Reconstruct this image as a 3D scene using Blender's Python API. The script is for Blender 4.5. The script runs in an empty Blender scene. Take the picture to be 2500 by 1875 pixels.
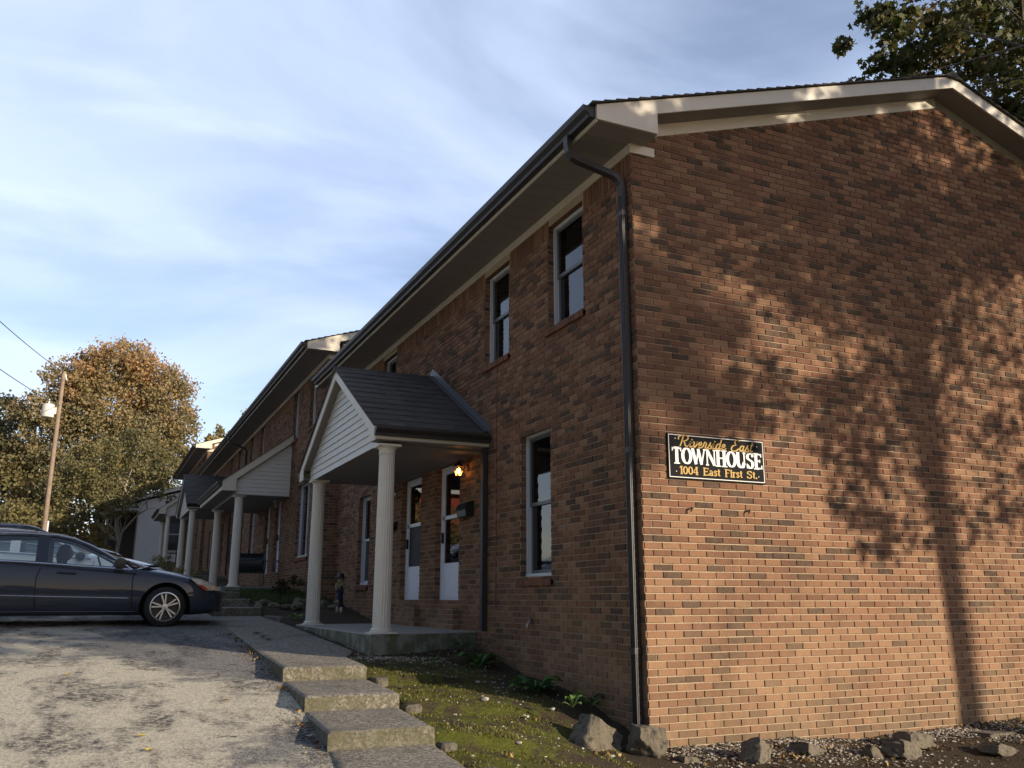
import bpy, bmesh, math, random
import numpy as np
from mathutils import Vector, Matrix
R = math.radians
random.seed(7); rng = np.random.default_rng(7)
scene = bpy.context.scene
C = scene.collection

# ------------------------------------------------------------------ camera
CAM = Vector((-4.6494, -7.2095, 1.0691)); YAW, PIT, ROL = 0.42752, 0.23688, 0.00114
fw = Vector((math.sin(YAW)*math.cos(PIT), math.cos(YAW)*math.cos(PIT), math.sin(PIT)))
rt = Vector((math.cos(YAW), -math.sin(YAW), 0)); up = rt.cross(fw)
rt2 = rt*math.cos(ROL)+up*math.sin(ROL); up2 = -rt*math.sin(ROL)+up*math.cos(ROL)
cd = bpy.data.cameras.new("camera"); cam = bpy.data.objects.new("camera", cd); C.objects.link(cam)
M = Matrix((rt2, up2, -fw)).transposed().to_4x4(); M.translation = CAM
cam.matrix_world = M
cd.sensor_width = 36.0; cd.lens = 36*2167.5/2500; cd.clip_start = 0.05; cd.clip_end = 3000
scene.camera = cam

# ------------------------------------------------------------------ sun + sky
SUN_AZ = Vector((0.55, -0.835)).normalized(); SUN_EL = R(15)
sl = bpy.data.lights.new("sun", 'SUN'); sl.energy = 5.0; sl.angle = R(0.53); sl.color = (1.0, 0.84, 0.64)
so = bpy.data.objects.new("sun", sl); C.objects.link(so)
sd = Vector((SUN_AZ.x*math.cos(SUN_EL), SUN_AZ.y*math.cos(SUN_EL), math.sin(SUN_EL)))
so.rotation_euler = sd.to_track_quat('Z', 'Y').to_euler()
w = bpy.data.worlds.new("World"); scene.world = w; w.use_nodes = True
nt = w.node_tree; N = nt.nodes; L = nt.links
bg = N["Background"]; bg.inputs[1].default_value = 0.12
sky = N.new("ShaderNodeTexSky"); sky.sky_type = 'NISHITA'; sky.sun_disc = False
sky.sun_elevation = SUN_EL; sky.sun_rotation = math.atan2(SUN_AZ.x, SUN_AZ.y)
sky.air_density = 1.0; sky.dust_density = 0.6; sky.ozone_density = 2.0
tc = N.new("ShaderNodeTexCoord")
# clouds: project direction on a high plane
sep = N.new("ShaderNodeSeparateXYZ"); L.new(tc.outputs["Generated"], sep.inputs[0])
zm = N.new("ShaderNodeMath"); zm.operation = 'ADD'; zm.inputs[1].default_value = 0.18; L.new(sep.outputs[2], zm.inputs[0])
zz = N.new("ShaderNodeMath"); zz.operation = 'MAXIMUM'; zz.inputs[1].default_value = 0.05; L.new(zm.outputs[0], zz.inputs[0])
dv = N.new("ShaderNodeVectorMath"); dv.operation = 'DIVIDE'; L.new(tc.outputs["Generated"], dv.inputs[0])
cmb = N.new("ShaderNodeCombineXYZ")
for i in range(3): L.new(zz.outputs[0], cmb.inputs[i])
L.new(cmb.outputs[0], dv.inputs[1])
def skynoise(scale, rot, sc, det, rough, lo, hi, dist=0.4, loc=(0, 0, 0)):
    mp = N.new("ShaderNodeMapping"); mp.inputs["Rotation"].default_value = (0, 0, R(rot)); mp.inputs["Scale"].default_value = sc
    mp.inputs["Location"].default_value = loc
    L.new(dv.outputs[0], mp.inputs[0])
    n = N.new("ShaderNodeTexNoise"); n.inputs["Scale"].default_value = scale; n.inputs["Detail"].default_value = det
    n.inputs["Roughness"].default_value = rough; n.inputs["Distortion"].default_value = dist; L.new(mp.outputs[0], n.inputs[0])
    mr = N.new("ShaderNodeMapRange"); mr.interpolation_type = 'SMOOTHSTEP'
    mr.inputs[1].default_value = lo; mr.inputs[2].default_value = hi; L.new(n.outputs[0], mr.inputs[0])
    return mr.outputs[0]
n1 = skynoise(0.85, 35, (1, 1.4, 1), 6, 0.5, 0.26, 0.72, 0.9, (1.3, 0.4, 0))
n2 = skynoise(1.9, -15, (0.8, 2.0, 1), 8, 0.52, 0.42, 0.86, 1.2, (3, 1, 0))
ad = N.new("ShaderNodeMath"); ad.operation = 'MULTIPLY_ADD'; ad.use_clamp = True; L.new(n1, ad.inputs[0]); ad.inputs[1].default_value = 0.64
m2 = N.new("ShaderNodeMath"); m2.operation = 'MULTIPLY'; m2.inputs[1].default_value = 0.24; L.new(n2, m2.inputs[0]); L.new(m2.outputs[0], ad.inputs[2])
mix = N.new("ShaderNodeMixRGB"); 
fr_ = N.new("ShaderNodeMapRange"); fr_.interpolation_type = 'SMOOTHSTEP'; fr_.inputs[1].default_value = -0.15; fr_.inputs[2].default_value = 0.55  # cloud cover thinned behind the view to lower skylight on the walls
fr_.inputs[3].default_value = 0.25; fr_.inputs[4].default_value = 1.0; L.new(sep.outputs[1], fr_.inputs[0])
cm_ = N.new("ShaderNodeMath"); cm_.operation = 'MULTIPLY'; L.new(ad.outputs[0], cm_.inputs[0]); L.new(fr_.outputs[0], cm_.inputs[1])
L.new(cm_.outputs[0], mix.inputs[0]); 
tint = N.new("ShaderNodeMixRGB"); tint.blend_type = 'MULTIPLY'; tint.inputs[0].default_value = 1.0; tint.inputs[2].default_value = (1.50, 1.26, 1.25, 1)
L.new(sky.outputs[0], tint.inputs[1]); L.new(tint.outputs[0], mix.inputs[1])
mix.inputs[2].default_value = (5.6, 6.55, 8.5, 1)
# whole sky dimmed away from the view direction, added to darken the shaded facade
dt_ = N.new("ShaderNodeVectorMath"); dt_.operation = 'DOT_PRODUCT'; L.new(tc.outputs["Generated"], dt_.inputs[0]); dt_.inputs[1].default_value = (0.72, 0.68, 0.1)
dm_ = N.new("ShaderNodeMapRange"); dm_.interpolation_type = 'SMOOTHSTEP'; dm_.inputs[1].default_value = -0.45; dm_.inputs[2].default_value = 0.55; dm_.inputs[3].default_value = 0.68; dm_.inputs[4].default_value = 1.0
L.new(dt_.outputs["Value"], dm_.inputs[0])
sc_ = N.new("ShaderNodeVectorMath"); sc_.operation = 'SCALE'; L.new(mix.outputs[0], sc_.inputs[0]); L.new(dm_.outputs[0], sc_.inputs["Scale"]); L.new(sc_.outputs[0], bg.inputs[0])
vs = scene.view_settings; vs.view_transform = 'Standard'; vs.look = 'None'; vs.exposure = 0.54; vs.gamma = 1
scene.cycles.max_bounces = 8; scene.cycles.use_denoising = True

# ------------------------------------------------------------------ material helpers
def mat(name, col, rough=0.6, metal=0.0, spec=0.5, noise=None, bump=None, coat=0.0):
    """noise=(scale, amount) value variation; bump=(scale, distance)"""
    m = bpy.data.materials.new(name); m.use_nodes = True; t = m.node_tree; b = t.nodes["Principled BSDF"]
    b.inputs["Roughness"].default_value = rough; b.inputs["Metallic"].default_value = metal
    b.inputs["Specular IOR Level"].default_value = spec; b.inputs["Coat Weight"].default_value = coat
    b.inputs["Coat Roughness"].default_value = 0.04
    b.inputs["Base Color"].default_value = (*col, 1)
    g = t.nodes.new("ShaderNodeTexCoord")
    if noise:
        n = t.nodes.new("ShaderNodeTexNoise"); n.inputs["Scale"].default_value = noise[0]; n.inputs["Detail"].default_value = 6
        n.inputs["Roughness"].default_value = 0.65
        t.links.new(g.outputs["Object"], n.inputs[0])
        r = t.nodes.new("ShaderNodeMapRange"); r.inputs[1].default_value = 0.25; r.inputs[2].default_value = 0.75
        r.inputs[3].default_value = 1-noise[1]; r.inputs[4].default_value = 1+noise[1]; t.links.new(n.outputs[0], r.inputs[0])
        v = t.nodes.new("ShaderNodeVectorMath"); v.operation = 'SCALE'; v.inputs[0].default_value = col
        t.links.new(r.outputs[0], v.inputs["Scale"]); t.links.new(v.outputs[0], b.inputs["Base Color"])
    if bump:
        n = t.nodes.new("ShaderNodeTexNoise"); n.inputs["Scale"].default_value = bump[0]; n.inputs["Detail"].default_value = 5
        t.links.new(g.outputs["Object"], n.inputs[0])
        bp = t.nodes.new("ShaderNodeBump"); bp.inputs["Distance"].default_value = bump[1]; t.links.new(n.outputs[0], bp.inputs["Height"])
        t.links.new(bp.outputs[0], b.inputs["Normal"])
    return m

class NT:
    """tiny node helper"""
    def __init__(s, name):
        s.m = bpy.data.materials.new(name); s.m.use_nodes = True; s.t = s.m.node_tree; s.b = s.t.nodes["Principled BSDF"]
        s.geo = s.t.nodes.new("ShaderNodeNewGeometry"); s.pos = s.geo.outputs["Position"]
    def n(s, typ, **kw):
        o = s.t.nodes.new(typ)
        for k, v in kw.items(): setattr(o, k, v)
        return o
    def put(s, sock, v):
        if isinstance(v, (int, float)): sock.default_value = v
        elif isinstance(v, tuple): sock.default_value = v if len(v) == len(sock.default_value) else (*v, 1)
        else: s.t.links.new(v, sock)
    def noise(s, scale, det=5, rough=.6, vec=None, dist=0.0):
        o = s.n("ShaderNodeTexNoise"); o.inputs["Scale"].default_value = scale; o.inputs["Detail"].default_value = det
        o.inputs["Roughness"].default_value = rough; o.inputs["Distortion"].default_value = dist
        s.put(o.inputs["Vector"], vec if vec is not None else s.pos); return o.outputs[0]
    def vor(s, scale, feat='F1', out=0, vec=None):
        o = s.n("ShaderNodeTexVoronoi", feature=feat); o.inputs["Scale"].default_value = scale
        s.put(o.inputs["Vector"], vec if vec is not None else s.pos); return o.outputs[out]
    def rng(s, v, a, b, c=0., d=1., smooth=True):
        o = s.n("ShaderNodeMapRange", interpolation_type='SMOOTHSTEP' if smooth else 'LINEAR')
        for i, x in enumerate((v, a, b, c, d)): s.put(o.inputs[i], x)
        return o.outputs[0]
    def mix(s, f, a, b, mode='MIX'):
        o = s.n("ShaderNodeMixRGB", blend_type=mode); s.put(o.inputs[0], f); s.put(o.inputs[1], a); s.put(o.inputs[2], b); return o.outputs[0]
    def math(s, op, a, b=0.0, c=0.0):
        o = s.n("ShaderNodeMath", operation=op); s.put(o.inputs[0], a); s.put(o.inputs[1], b); s.put(o.inputs[2], c); return o.outputs[0]
    def ramp(s, v, stops, const=False):
        o = s.n("ShaderNodeValToRGB"); e = o.color_ramp.elements
        if const: o.color_ramp.interpolation = 'CONSTANT'
        while len(e) < len(stops): e.new(0.5)
        for i, (p, c) in enumerate(stops): e[i].position = p; e[i].color = (*c, 1)
        s.put(o.inputs[0], v); return o.outputs[0]
    def bump(s, h, dist, strength=1.0):
        o = s.n("ShaderNodeBump"); o.inputs["Distance"].default_value = dist; o.inputs["Strength"].default_value = strength
        s.put(o.inputs["Height"], h); s.t.links.new(o.outputs[0], s.b.inputs["Normal"])
    def uv(s, shift=0.0):
        """(horizontal, z) wall coordinate chosen by the face normal"""
        a = s.n("ShaderNodeSeparateXYZ"); s.put(a.inputs[0], s.geo.outputs["True Normal"])
        p = s.n("ShaderNodeSeparateXYZ"); s.put(p.inputs[0], s.pos)
        isx = s.math('GREATER_THAN', s.math('ABSOLUTE', a.outputs[0]), 0.7)
        yy = s.math('ADD', p.outputs[1], 0.1015)
        o = s.n("ShaderNodeMix"); s.put(o.inputs[0], isx); s.put(o.inputs[2], p.outputs[0]); s.put(o.inputs[3], yy)
        c = s.n("ShaderNodeCombineXYZ"); s.put(c.inputs[0], o.outputs[0]); s.put(c.inputs[1], s.math('ADD', p.outputs[2], shift)); return c.outputs[0]

def brick_mat(name, rowlock=False, attr=False):
    s = NT(name)
    uv = s.uv(0.03385)
    br = s.n("ShaderNodeTexBrick"); br.offset = 0.5; br.offset_frequency = 2; br.squash = 1
    s.put(br.inputs["Vector"], uv); s.put(br.inputs["Color1"], (0, 0, 0)); s.put(br.inputs["Color2"], (1, 1, 1)); s.put(br.inputs["Mortar"], (0.5, 0.5, 0.5))
    s.put(br.inputs["Scale"], 1.0); s.put(br.inputs["Mortar Size"], 0.0052); s.put(br.inputs["Mortar Smooth"], 0.25)
    s.put(br.inputs["Brick Width"], 0.203); s.put(br.inputs["Row Height"], 0.0677); s.put(br.inputs["Bias"], 0.0)
    if rowlock: s.put(br.inputs["Brick Width"], 0.0677); s.put(br.inputs["Row Height"], 0.8); br.offset = 0
    if attr: at = s.n('ShaderNodeAttribute'); at.attribute_name = 'tint'
    col = s.ramp(at.outputs['Fac'] if attr else br.outputs[0], [(0.0, (0.070, 0.050, 0.038)), (0.06, (0.048, 0.038, 0.032)), (0.10, (0.085, 0.060, 0.044)), (0.12, (0.155, 0.078, 0.050)),
                                 (0.28, (0.232, 0.125, 0.074)), (0.44, (0.18, 0.090, 0.056)), (0.60, (0.26, 0.152, 0.090)), (0.74, (0.218, 0.117, 0.070)), (0.88, (0.125, 0.065, 0.042)), (0.965, (0.075, 0.054, 0.040))], True)
    col = s.mix(s.rng(s.noise(14, 6, .7), .3, .75, .0, .42), col, (0.22, 0.125, 0.076))
    col = s.mix(s.rng(s.noise(60, 4, .7), .42, .72, 0, .35), col, (0.10, 0.06, 0.045))
    # paler tan low on the walls: weathering bloom, with sunlit brightness painted in; streaks
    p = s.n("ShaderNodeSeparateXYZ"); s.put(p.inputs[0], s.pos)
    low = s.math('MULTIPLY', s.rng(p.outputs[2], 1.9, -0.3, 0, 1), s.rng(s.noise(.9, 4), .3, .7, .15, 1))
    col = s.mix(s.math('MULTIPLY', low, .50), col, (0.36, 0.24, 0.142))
    mort = s.mix(s.noise(30, 4), (0.25, 0.19, 0.135), (0.42, 0.33, 0.25))
    out = col if attr else s.mix(br.outputs[1], col, mort)
    if rowlock: out = s.mix(0.45, out, (0.16, 0.05, 0.035))
    mpg = s.n("ShaderNodeMapping"); mpg.inputs["Scale"].default_value = (1.6, 1.6, .35); s.put(mpg.inputs[0], s.pos)
    gr = s.rng(s.noise(1.1, 6, .65, vec=mpg.outputs[0]), .45, .72, 0, .32); out = s.mix(gr, out, (0.055, 0.040, 0.030))
    spl = s.math('MULTIPLY', s.rng(p.outputs[2], .35, -.35), s.rng(s.noise(3.5, 5, .7), .35, .6, 0, .55)); out = s.mix(spl, out, (0.11, 0.095, 0.065))
    spots = s.rng(s.vor(0.9), 0.018, 0.010, 0, 1)
    out = s.mix(spots, out, (0.6, 0.58, 0.52))
    s.put(s.b.inputs["Base Color"], out); s.put(s.b.inputs["Roughness"], 0.9); s.b.inputs["Specular IOR Level"].default_value = 0.12
    h = s.math('MULTIPLY', s.noise(70, 5, .7), .45) if attr else s.math('MULTIPLY_ADD', s.noise(70, 5, .7), 0.28, s.math('SUBTRACT', 1.0, br.outputs[1]))
    s.bump(h, 0.012, 1.0)
    return s.m
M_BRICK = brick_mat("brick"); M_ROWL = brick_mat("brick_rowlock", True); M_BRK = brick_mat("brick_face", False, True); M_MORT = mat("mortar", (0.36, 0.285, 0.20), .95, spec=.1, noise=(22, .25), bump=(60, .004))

def shingle_mat():
    s = NT("shingle")
    a = s.n("ShaderNodeTexCoord")
    br = s.n("ShaderNodeTexBrick"); br.offset = 0.37; br.offset_frequency = 2
    s.put(br.inputs["Vector"], a.outputs["UV"]); s.put(br.inputs["Color1"], (0, 0, 0)); s.put(br.inputs["Color2"], (1, 1, 1)); s.put(br.inputs["Mortar"], (0, 0, 0))
    s.put(br.inputs["Scale"], 1.0); s.put(br.inputs["Mortar Size"], 0.004); s.put(br.inputs["Brick Width"], 0.22); s.put(br.inputs["Row Height"], 0.13)
    col = s.ramp(br.outputs[0], [(0, (0.034, 0.029, 0.026)), (0.25, (0.066, 0.057, 0.050)), (0.5, (0.042, 0.037, 0.033)), (0.75, (0.090, 0.078, 0.068)), (0.9, (0.036, 0.031, 0.027))])
    col = s.mix(br.outputs[1], col, (0.008, 0.008, 0.009))
    col = s.mix(s.rng(s.noise(220, 2), .3, .7, 0, .5), col, (0.115, 0.10, 0.088))
    s.put(s.b.inputs["Base Color"], col); s.put(s.b.inputs["Roughness"], 0.93)
    s.bump(s.math('SUBTRACT', s.math('MULTIPLY', s.noise(300, 2), .2), br.outputs[1]), 0.008); return s.m
M_SHING = shingle_mat()
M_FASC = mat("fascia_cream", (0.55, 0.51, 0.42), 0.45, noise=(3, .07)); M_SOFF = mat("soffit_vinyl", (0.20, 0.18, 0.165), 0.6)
M_SIDING = mat("vinyl_siding", (0.56, 0.54, 0.48), 0.5, noise=(6, .05)); M_COL = mat("column_cream", (0.62, 0.585, 0.50), 0.45, noise=(5, .06))
M_GUT = mat("gutter_bronze", (0.024, 0.020, 0.020), 0.52, metal=0.0, noise=(9, .15)); M_WFR = mat("window_white", (0.52, 0.55, 0.58), 0.45, noise=(30, .06))
M_SASH = mat("sash_grey", (0.085, 0.095, 0.10), 0.4); M_BLACK = mat("black_metal", (0.012, 0.012, 0.014), 0.4)
M_SASH2 = mat('muntin_grey', (.22, .23, .23), .5); M_CURT = mat('curtain_cloth', (.10, .11, .12), .9); M_BLIND = mat("blind_slat", (0.42, 0.44, 0.45), 0.6); M_DOORW = mat("door_white", (0.68, 0.72, 0.80), 0.4, noise=(8, .05))
M_LEAD = mat("flashing_lead", (0.09, 0.09, 0.10), 0.5)
def glass_mat(name, tr=(0.35, 0.38, 0.38), fac=0.5, rough=0.02):
    m = bpy.data.materials.new(name); m.use_nodes = True; t = m.node_tree; t.nodes.clear()
    o = t.nodes.new("ShaderNodeOutputMaterial"); mx = t.nodes.new("ShaderNodeMixShader"); gl = t.nodes.new("ShaderNodeBsdfGlossy"); tp = t.nodes.new("ShaderNodeBsdfTransparent")
    fr = t.nodes.new("ShaderNodeFresnel"); fr.inputs[0].default_value = 1.5; gl.inputs["Roughness"].default_value = rough
    gl.inputs["Color"].default_value = (.95, .95, .95, 1)
    k = t.nodes.new("ShaderNodeMath"); k.operation = 'MULTIPLY_ADD'; k.inputs[1].default_value = 1.0; k.inputs[2].default_value = 0.01; k.use_clamp = True
    t.links.new(fr.outputs[0], k.inputs[0])
    tp.inputs[0].default_value = (*tr, 1); t.links.new(k.outputs[0], mx.inputs[0]); t.links.new(tp.outputs[0], mx.inputs[1]); t.links.new(gl.outputs[0], mx.inputs[2]); t.links.new(mx.outputs[0], o.inputs[0])
    return m
M_GLASS = glass_mat("window_glass", (0.34, 0.38, 0.40), rough=.04); M_CGLASS = glass_mat("car_glass", (0.97, 1.0, 0.98)); M_DGLASS = glass_mat("door_glass", (0.25, 0.27, 0.27))

# ------------------------------------------------------------------ mesh helpers
class MB:
    def __init__(s): s.v = []; s.f = []; s.uv = None
    def add(s, vs, fs, T=None):
        o = len(s.v)
        for p in vs:
            p = Vector(p); s.v.append(tuple(T @ p if T is not None else p))
        s.f += [tuple(i+o for i in f) for f in fs]; return s
    def box(s, a, b, T=None):
        x0, y0, z0 = a; x1, y1, z1 = b
        return s.add([(x0, y0, z0), (x1, y0, z0), (x1, y1, z0), (x0, y1, z0), (x0, y0, z1), (x1, y0, z1), (x1, y1, z1), (x0, y1, z1)],
                     [(0, 3, 2, 1), (4, 5, 6, 7), (0, 1, 5, 4), (1, 2, 6, 5), (2, 3, 7, 6), (3, 0, 4, 7)], T)
    def quad(s, *p): return s.add(p, [tuple(range(len(p)))])
    def prism(s, poly, off):
        """extrude 3D polygon by a vector"""
        n = len(poly); off = Vector(off); vs = [Vector(p) for p in poly]; vs += [p+off for p in vs]
        return s.add(vs, [tuple(range(n))[::-1], tuple(range(n, 2*n))]+[(i, (i+1) % n, (i+1) % n+n, i+n) for i in range(n)])
    def tube(s, pts, r, n=8, cap=True):
        pts = [Vector(p) for p in pts]; rs = r if isinstance(r, (list, tuple)) else [r]*len(pts); base = len(s.v); ref = None
        for i, p in enumerate(pts):
            d = (pts[min(i+1, len(pts)-1)]-pts[max(i-1, 0)]).normalized()
            if ref is None: ref = Vector((0, 0, 1)) if abs(d.z) < .9 else Vector((1, 0, 0))
            a = d.cross(ref).normalized(); b = d.cross(a).normalized(); ref = -b if False else ref
            for k in range(n):
                t = 2*math.pi*k/n; s.v.append(tuple(p+(a*math.cos(t)+b*math.sin(t))*rs[i]))
        for i in range(len(pts)-1):
            for k in range(n): s.f.append((base+i*n+k, base+i*n+(k+1) % n, base+(i+1)*n+(k+1) % n, base+(i+1)*n+k))
        if cap: s.f.append(tuple(base+k for k in range(n))[::-1]); s.f.append(tuple(base+(len(pts)-1)*n+k for k in range(n)))
        return s
    def lathe(s, prof, c=(0, 0, 0), n=24, ax='z', T=None):
        base = len(s.v); c = Vector(c)
        for r, h in prof:
            for k in range(n):
                t = 2*math.pi*k/n; a, b = r*math.cos(t), r*math.sin(t)
                p = Vector((a, b, h)) if ax == 'z' else (Vector((a, h, b)) if ax == 'y' else Vector((h, a, b)))
                p = p+c; s.v.append(tuple(T @ p if T is not None else p))
        for i in range(len(prof)-1):
            for k in range(n): s.f.append((base+i*n+k, base+i*n+(k+1) % n, base+(i+1)*n+(k+1) % n, base+(i+1)*n+k))
        s.f.append(tuple(base+k for k in range(n))[::-1]); s.f.append(tuple(base+(len(prof)-1)*n+k for k in range(n))); return s
    def grid(s, rows):
        o = len(s.v); m = len(rows[0])
        for r_ in rows: s.v += [tuple(p) for p in r_]
        for i in range(len(rows)-1):
            for j in range(m-1): s.f.append((o+i*m+j, o+i*m+j+1, o+(i+1)*m+j+1, o+(i+1)*m+j))
        return s
    def build(s, name, m, parent=None, smooth=False, bevel=0):
        me = bpy.data.meshes.new(name); me.from_pydata(s.v, [], s.f); me.validate()
        bm = bmesh.new(); bm.from_mesh(me); bmesh.ops.recalc_face_normals(bm, faces=bm.faces)
        if bevel: bmesh.ops.bevel(bm, geom=list(bm.edges), offset=bevel, segments=1, affect='EDGES', clamp_overlap=True)
        bm.to_mesh(me); bm.free()
        o = bpy.data.objects.new(name, me); C.objects.link(o); me.materials.append(m)
        if smooth: me.shade_smooth() if smooth is True else me.shade_smooth()
        if smooth == 'auto': autosmooth(me)
        if parent is not None: o.parent = parent
        return o
def autosmooth(me, ang=35):
    bm = bmesh.new(); bm.from_mesh(me)
    for e in bm.edges: e.smooth = not (len(e.link_faces) == 2 and e.calc_face_angle(0) > R(ang))
    bm.to_mesh(me); bm.free()
def tag(o, label=None, cat=None, group=None, kind=None):
    for k, v in (("label", label), ("category", cat), ("group", group), ("kind", kind)):
        if v: o[k] = v
    return o
def empty(name, loc=(0, 0, 0), label=None, cat=None, group=None, rz=0, parent=None):
    o = bpy.data.objects.new(name, None); C.objects.link(o); o.location = loc; o.rotation_euler = (0, 0, rz); o.empty_display_size = .3
    if parent is not None: o.parent = parent
    return tag(o, label, cat, group)
def bake(o):
    """apply modifiers without operators"""
    bpy.context.view_layer.update(); dg = bpy.context.evaluated_depsgraph_get(); me = bpy.data.meshes.new_from_object(o.evaluated_get(dg))
    mats = list(o.data.materials); o.modifiers.clear(); o.data = me
    if not me.materials:
        for m in mats: me.materials.append(m)
    return o
def skin(name, verts, edges, radii, m, parent=None, sub=2, root=0):
    me = bpy.data.meshes.new(name); me.from_pydata(verts, edges, []); o = bpy.data.objects.new(name, me); C.objects.link(o)
    sk = o.modifiers.new("s", 'SKIN'); sk.use_smooth_shade = True
    for i, r in enumerate(radii): me.skin_vertices[0].data[i].radius = (r, r) if not isinstance(r, tuple) else r
    me.skin_vertices[0].data[root].use_root = True
    ss = o.modifiers.new("b", 'SUBSURF'); ss.levels = sub; ss.render_levels = sub
    bake(o); o.data.materials.clear(); o.data.materials.append(m); o.data.shade_smooth()
    if parent is not None: o.parent = parent
    return o
def plate(outline, holes=(), thick=0.0):
    """2D outline with holes -> (verts2d+z, faces)"""
    cu = bpy.data.curves.new("c", 'CURVE'); cu.dimensions = '2D'; cu.fill_mode = 'BOTH'; cu.extrude = thick/2
    for pl in [outline]+list(holes):
        sp = cu.splines.new('POLY'); sp.points.add(len(pl)-1); sp.use_cyclic_u = True
        for i, p in enumerate(pl): sp.points[i].co = (p[0], p[1], 0, 1)
    o = bpy.data.objects.new("c", cu); C.objects.link(o); bpy.context.view_layer.update()
    me = bpy.data.meshes.new_from_object(o.evaluated_get(bpy.context.evaluated_depsgraph_get()))
    v = [tuple(x.co) for x in me.vertices]; f = [tuple(p.vertices) for p in me.polygons]
    bpy.data.objects.remove(o); bpy.data.curves.remove(cu); bpy.data.meshes.remove(me); return v, f

# ------------------------------------------------------------------ levels
def A(y): return float(np.interp(y, [-60, -12, -8, -3, -.55, .7, 2.15, 3.7, 7.9, 9.5, 14, 25, 36, 50, 90], [-3.2, -.85, -.58, -.24, .015, .13, .255, .37, .635, .70, 1.0, 1.45, 2.0, 2.5, 3.5]))
def WLL(y): return float(np.interp(y, [-8, -1.5, 0, .46, 1.04, 1.66, 2.46, 3.33, 4.07, 8.3, 12, 15, 24, 36, 60], [-.9, -.44, -.26, -.09, .05, .14, .2, .30, .44, .60, 1.0, 1.25, 1.5, 2.3, 3.2]))
STEPS = [(-.02, -3.6, -.55), (.14, -.55, .70), (.26, .70, 2.15)]
def walk_z(y):
    if y < -.55: return .022 + (y+.55)*.06
    if y < .70: return .14
    if y < 2.15: return .265
    return float(np.interp(y, [2.15, 3.7, 7.9, 10.6], [.40, .435, .645, .74]))
def walk_l(y): return float(np.interp(y, [-3.6, -.55, .7, 2.15, 3.7, 10.6], [-3.28, -3.05, -2.96, -2.88, -2.82, -2.70]))
def walk_r(y): return float(np.interp(y, [-3.6, -.55, .7, 2.15, 3.2, 4.0, 10.6], [-2.36, -2.25, -2.13, -2.03, -1.98, -1.70, -1.75]))

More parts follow.
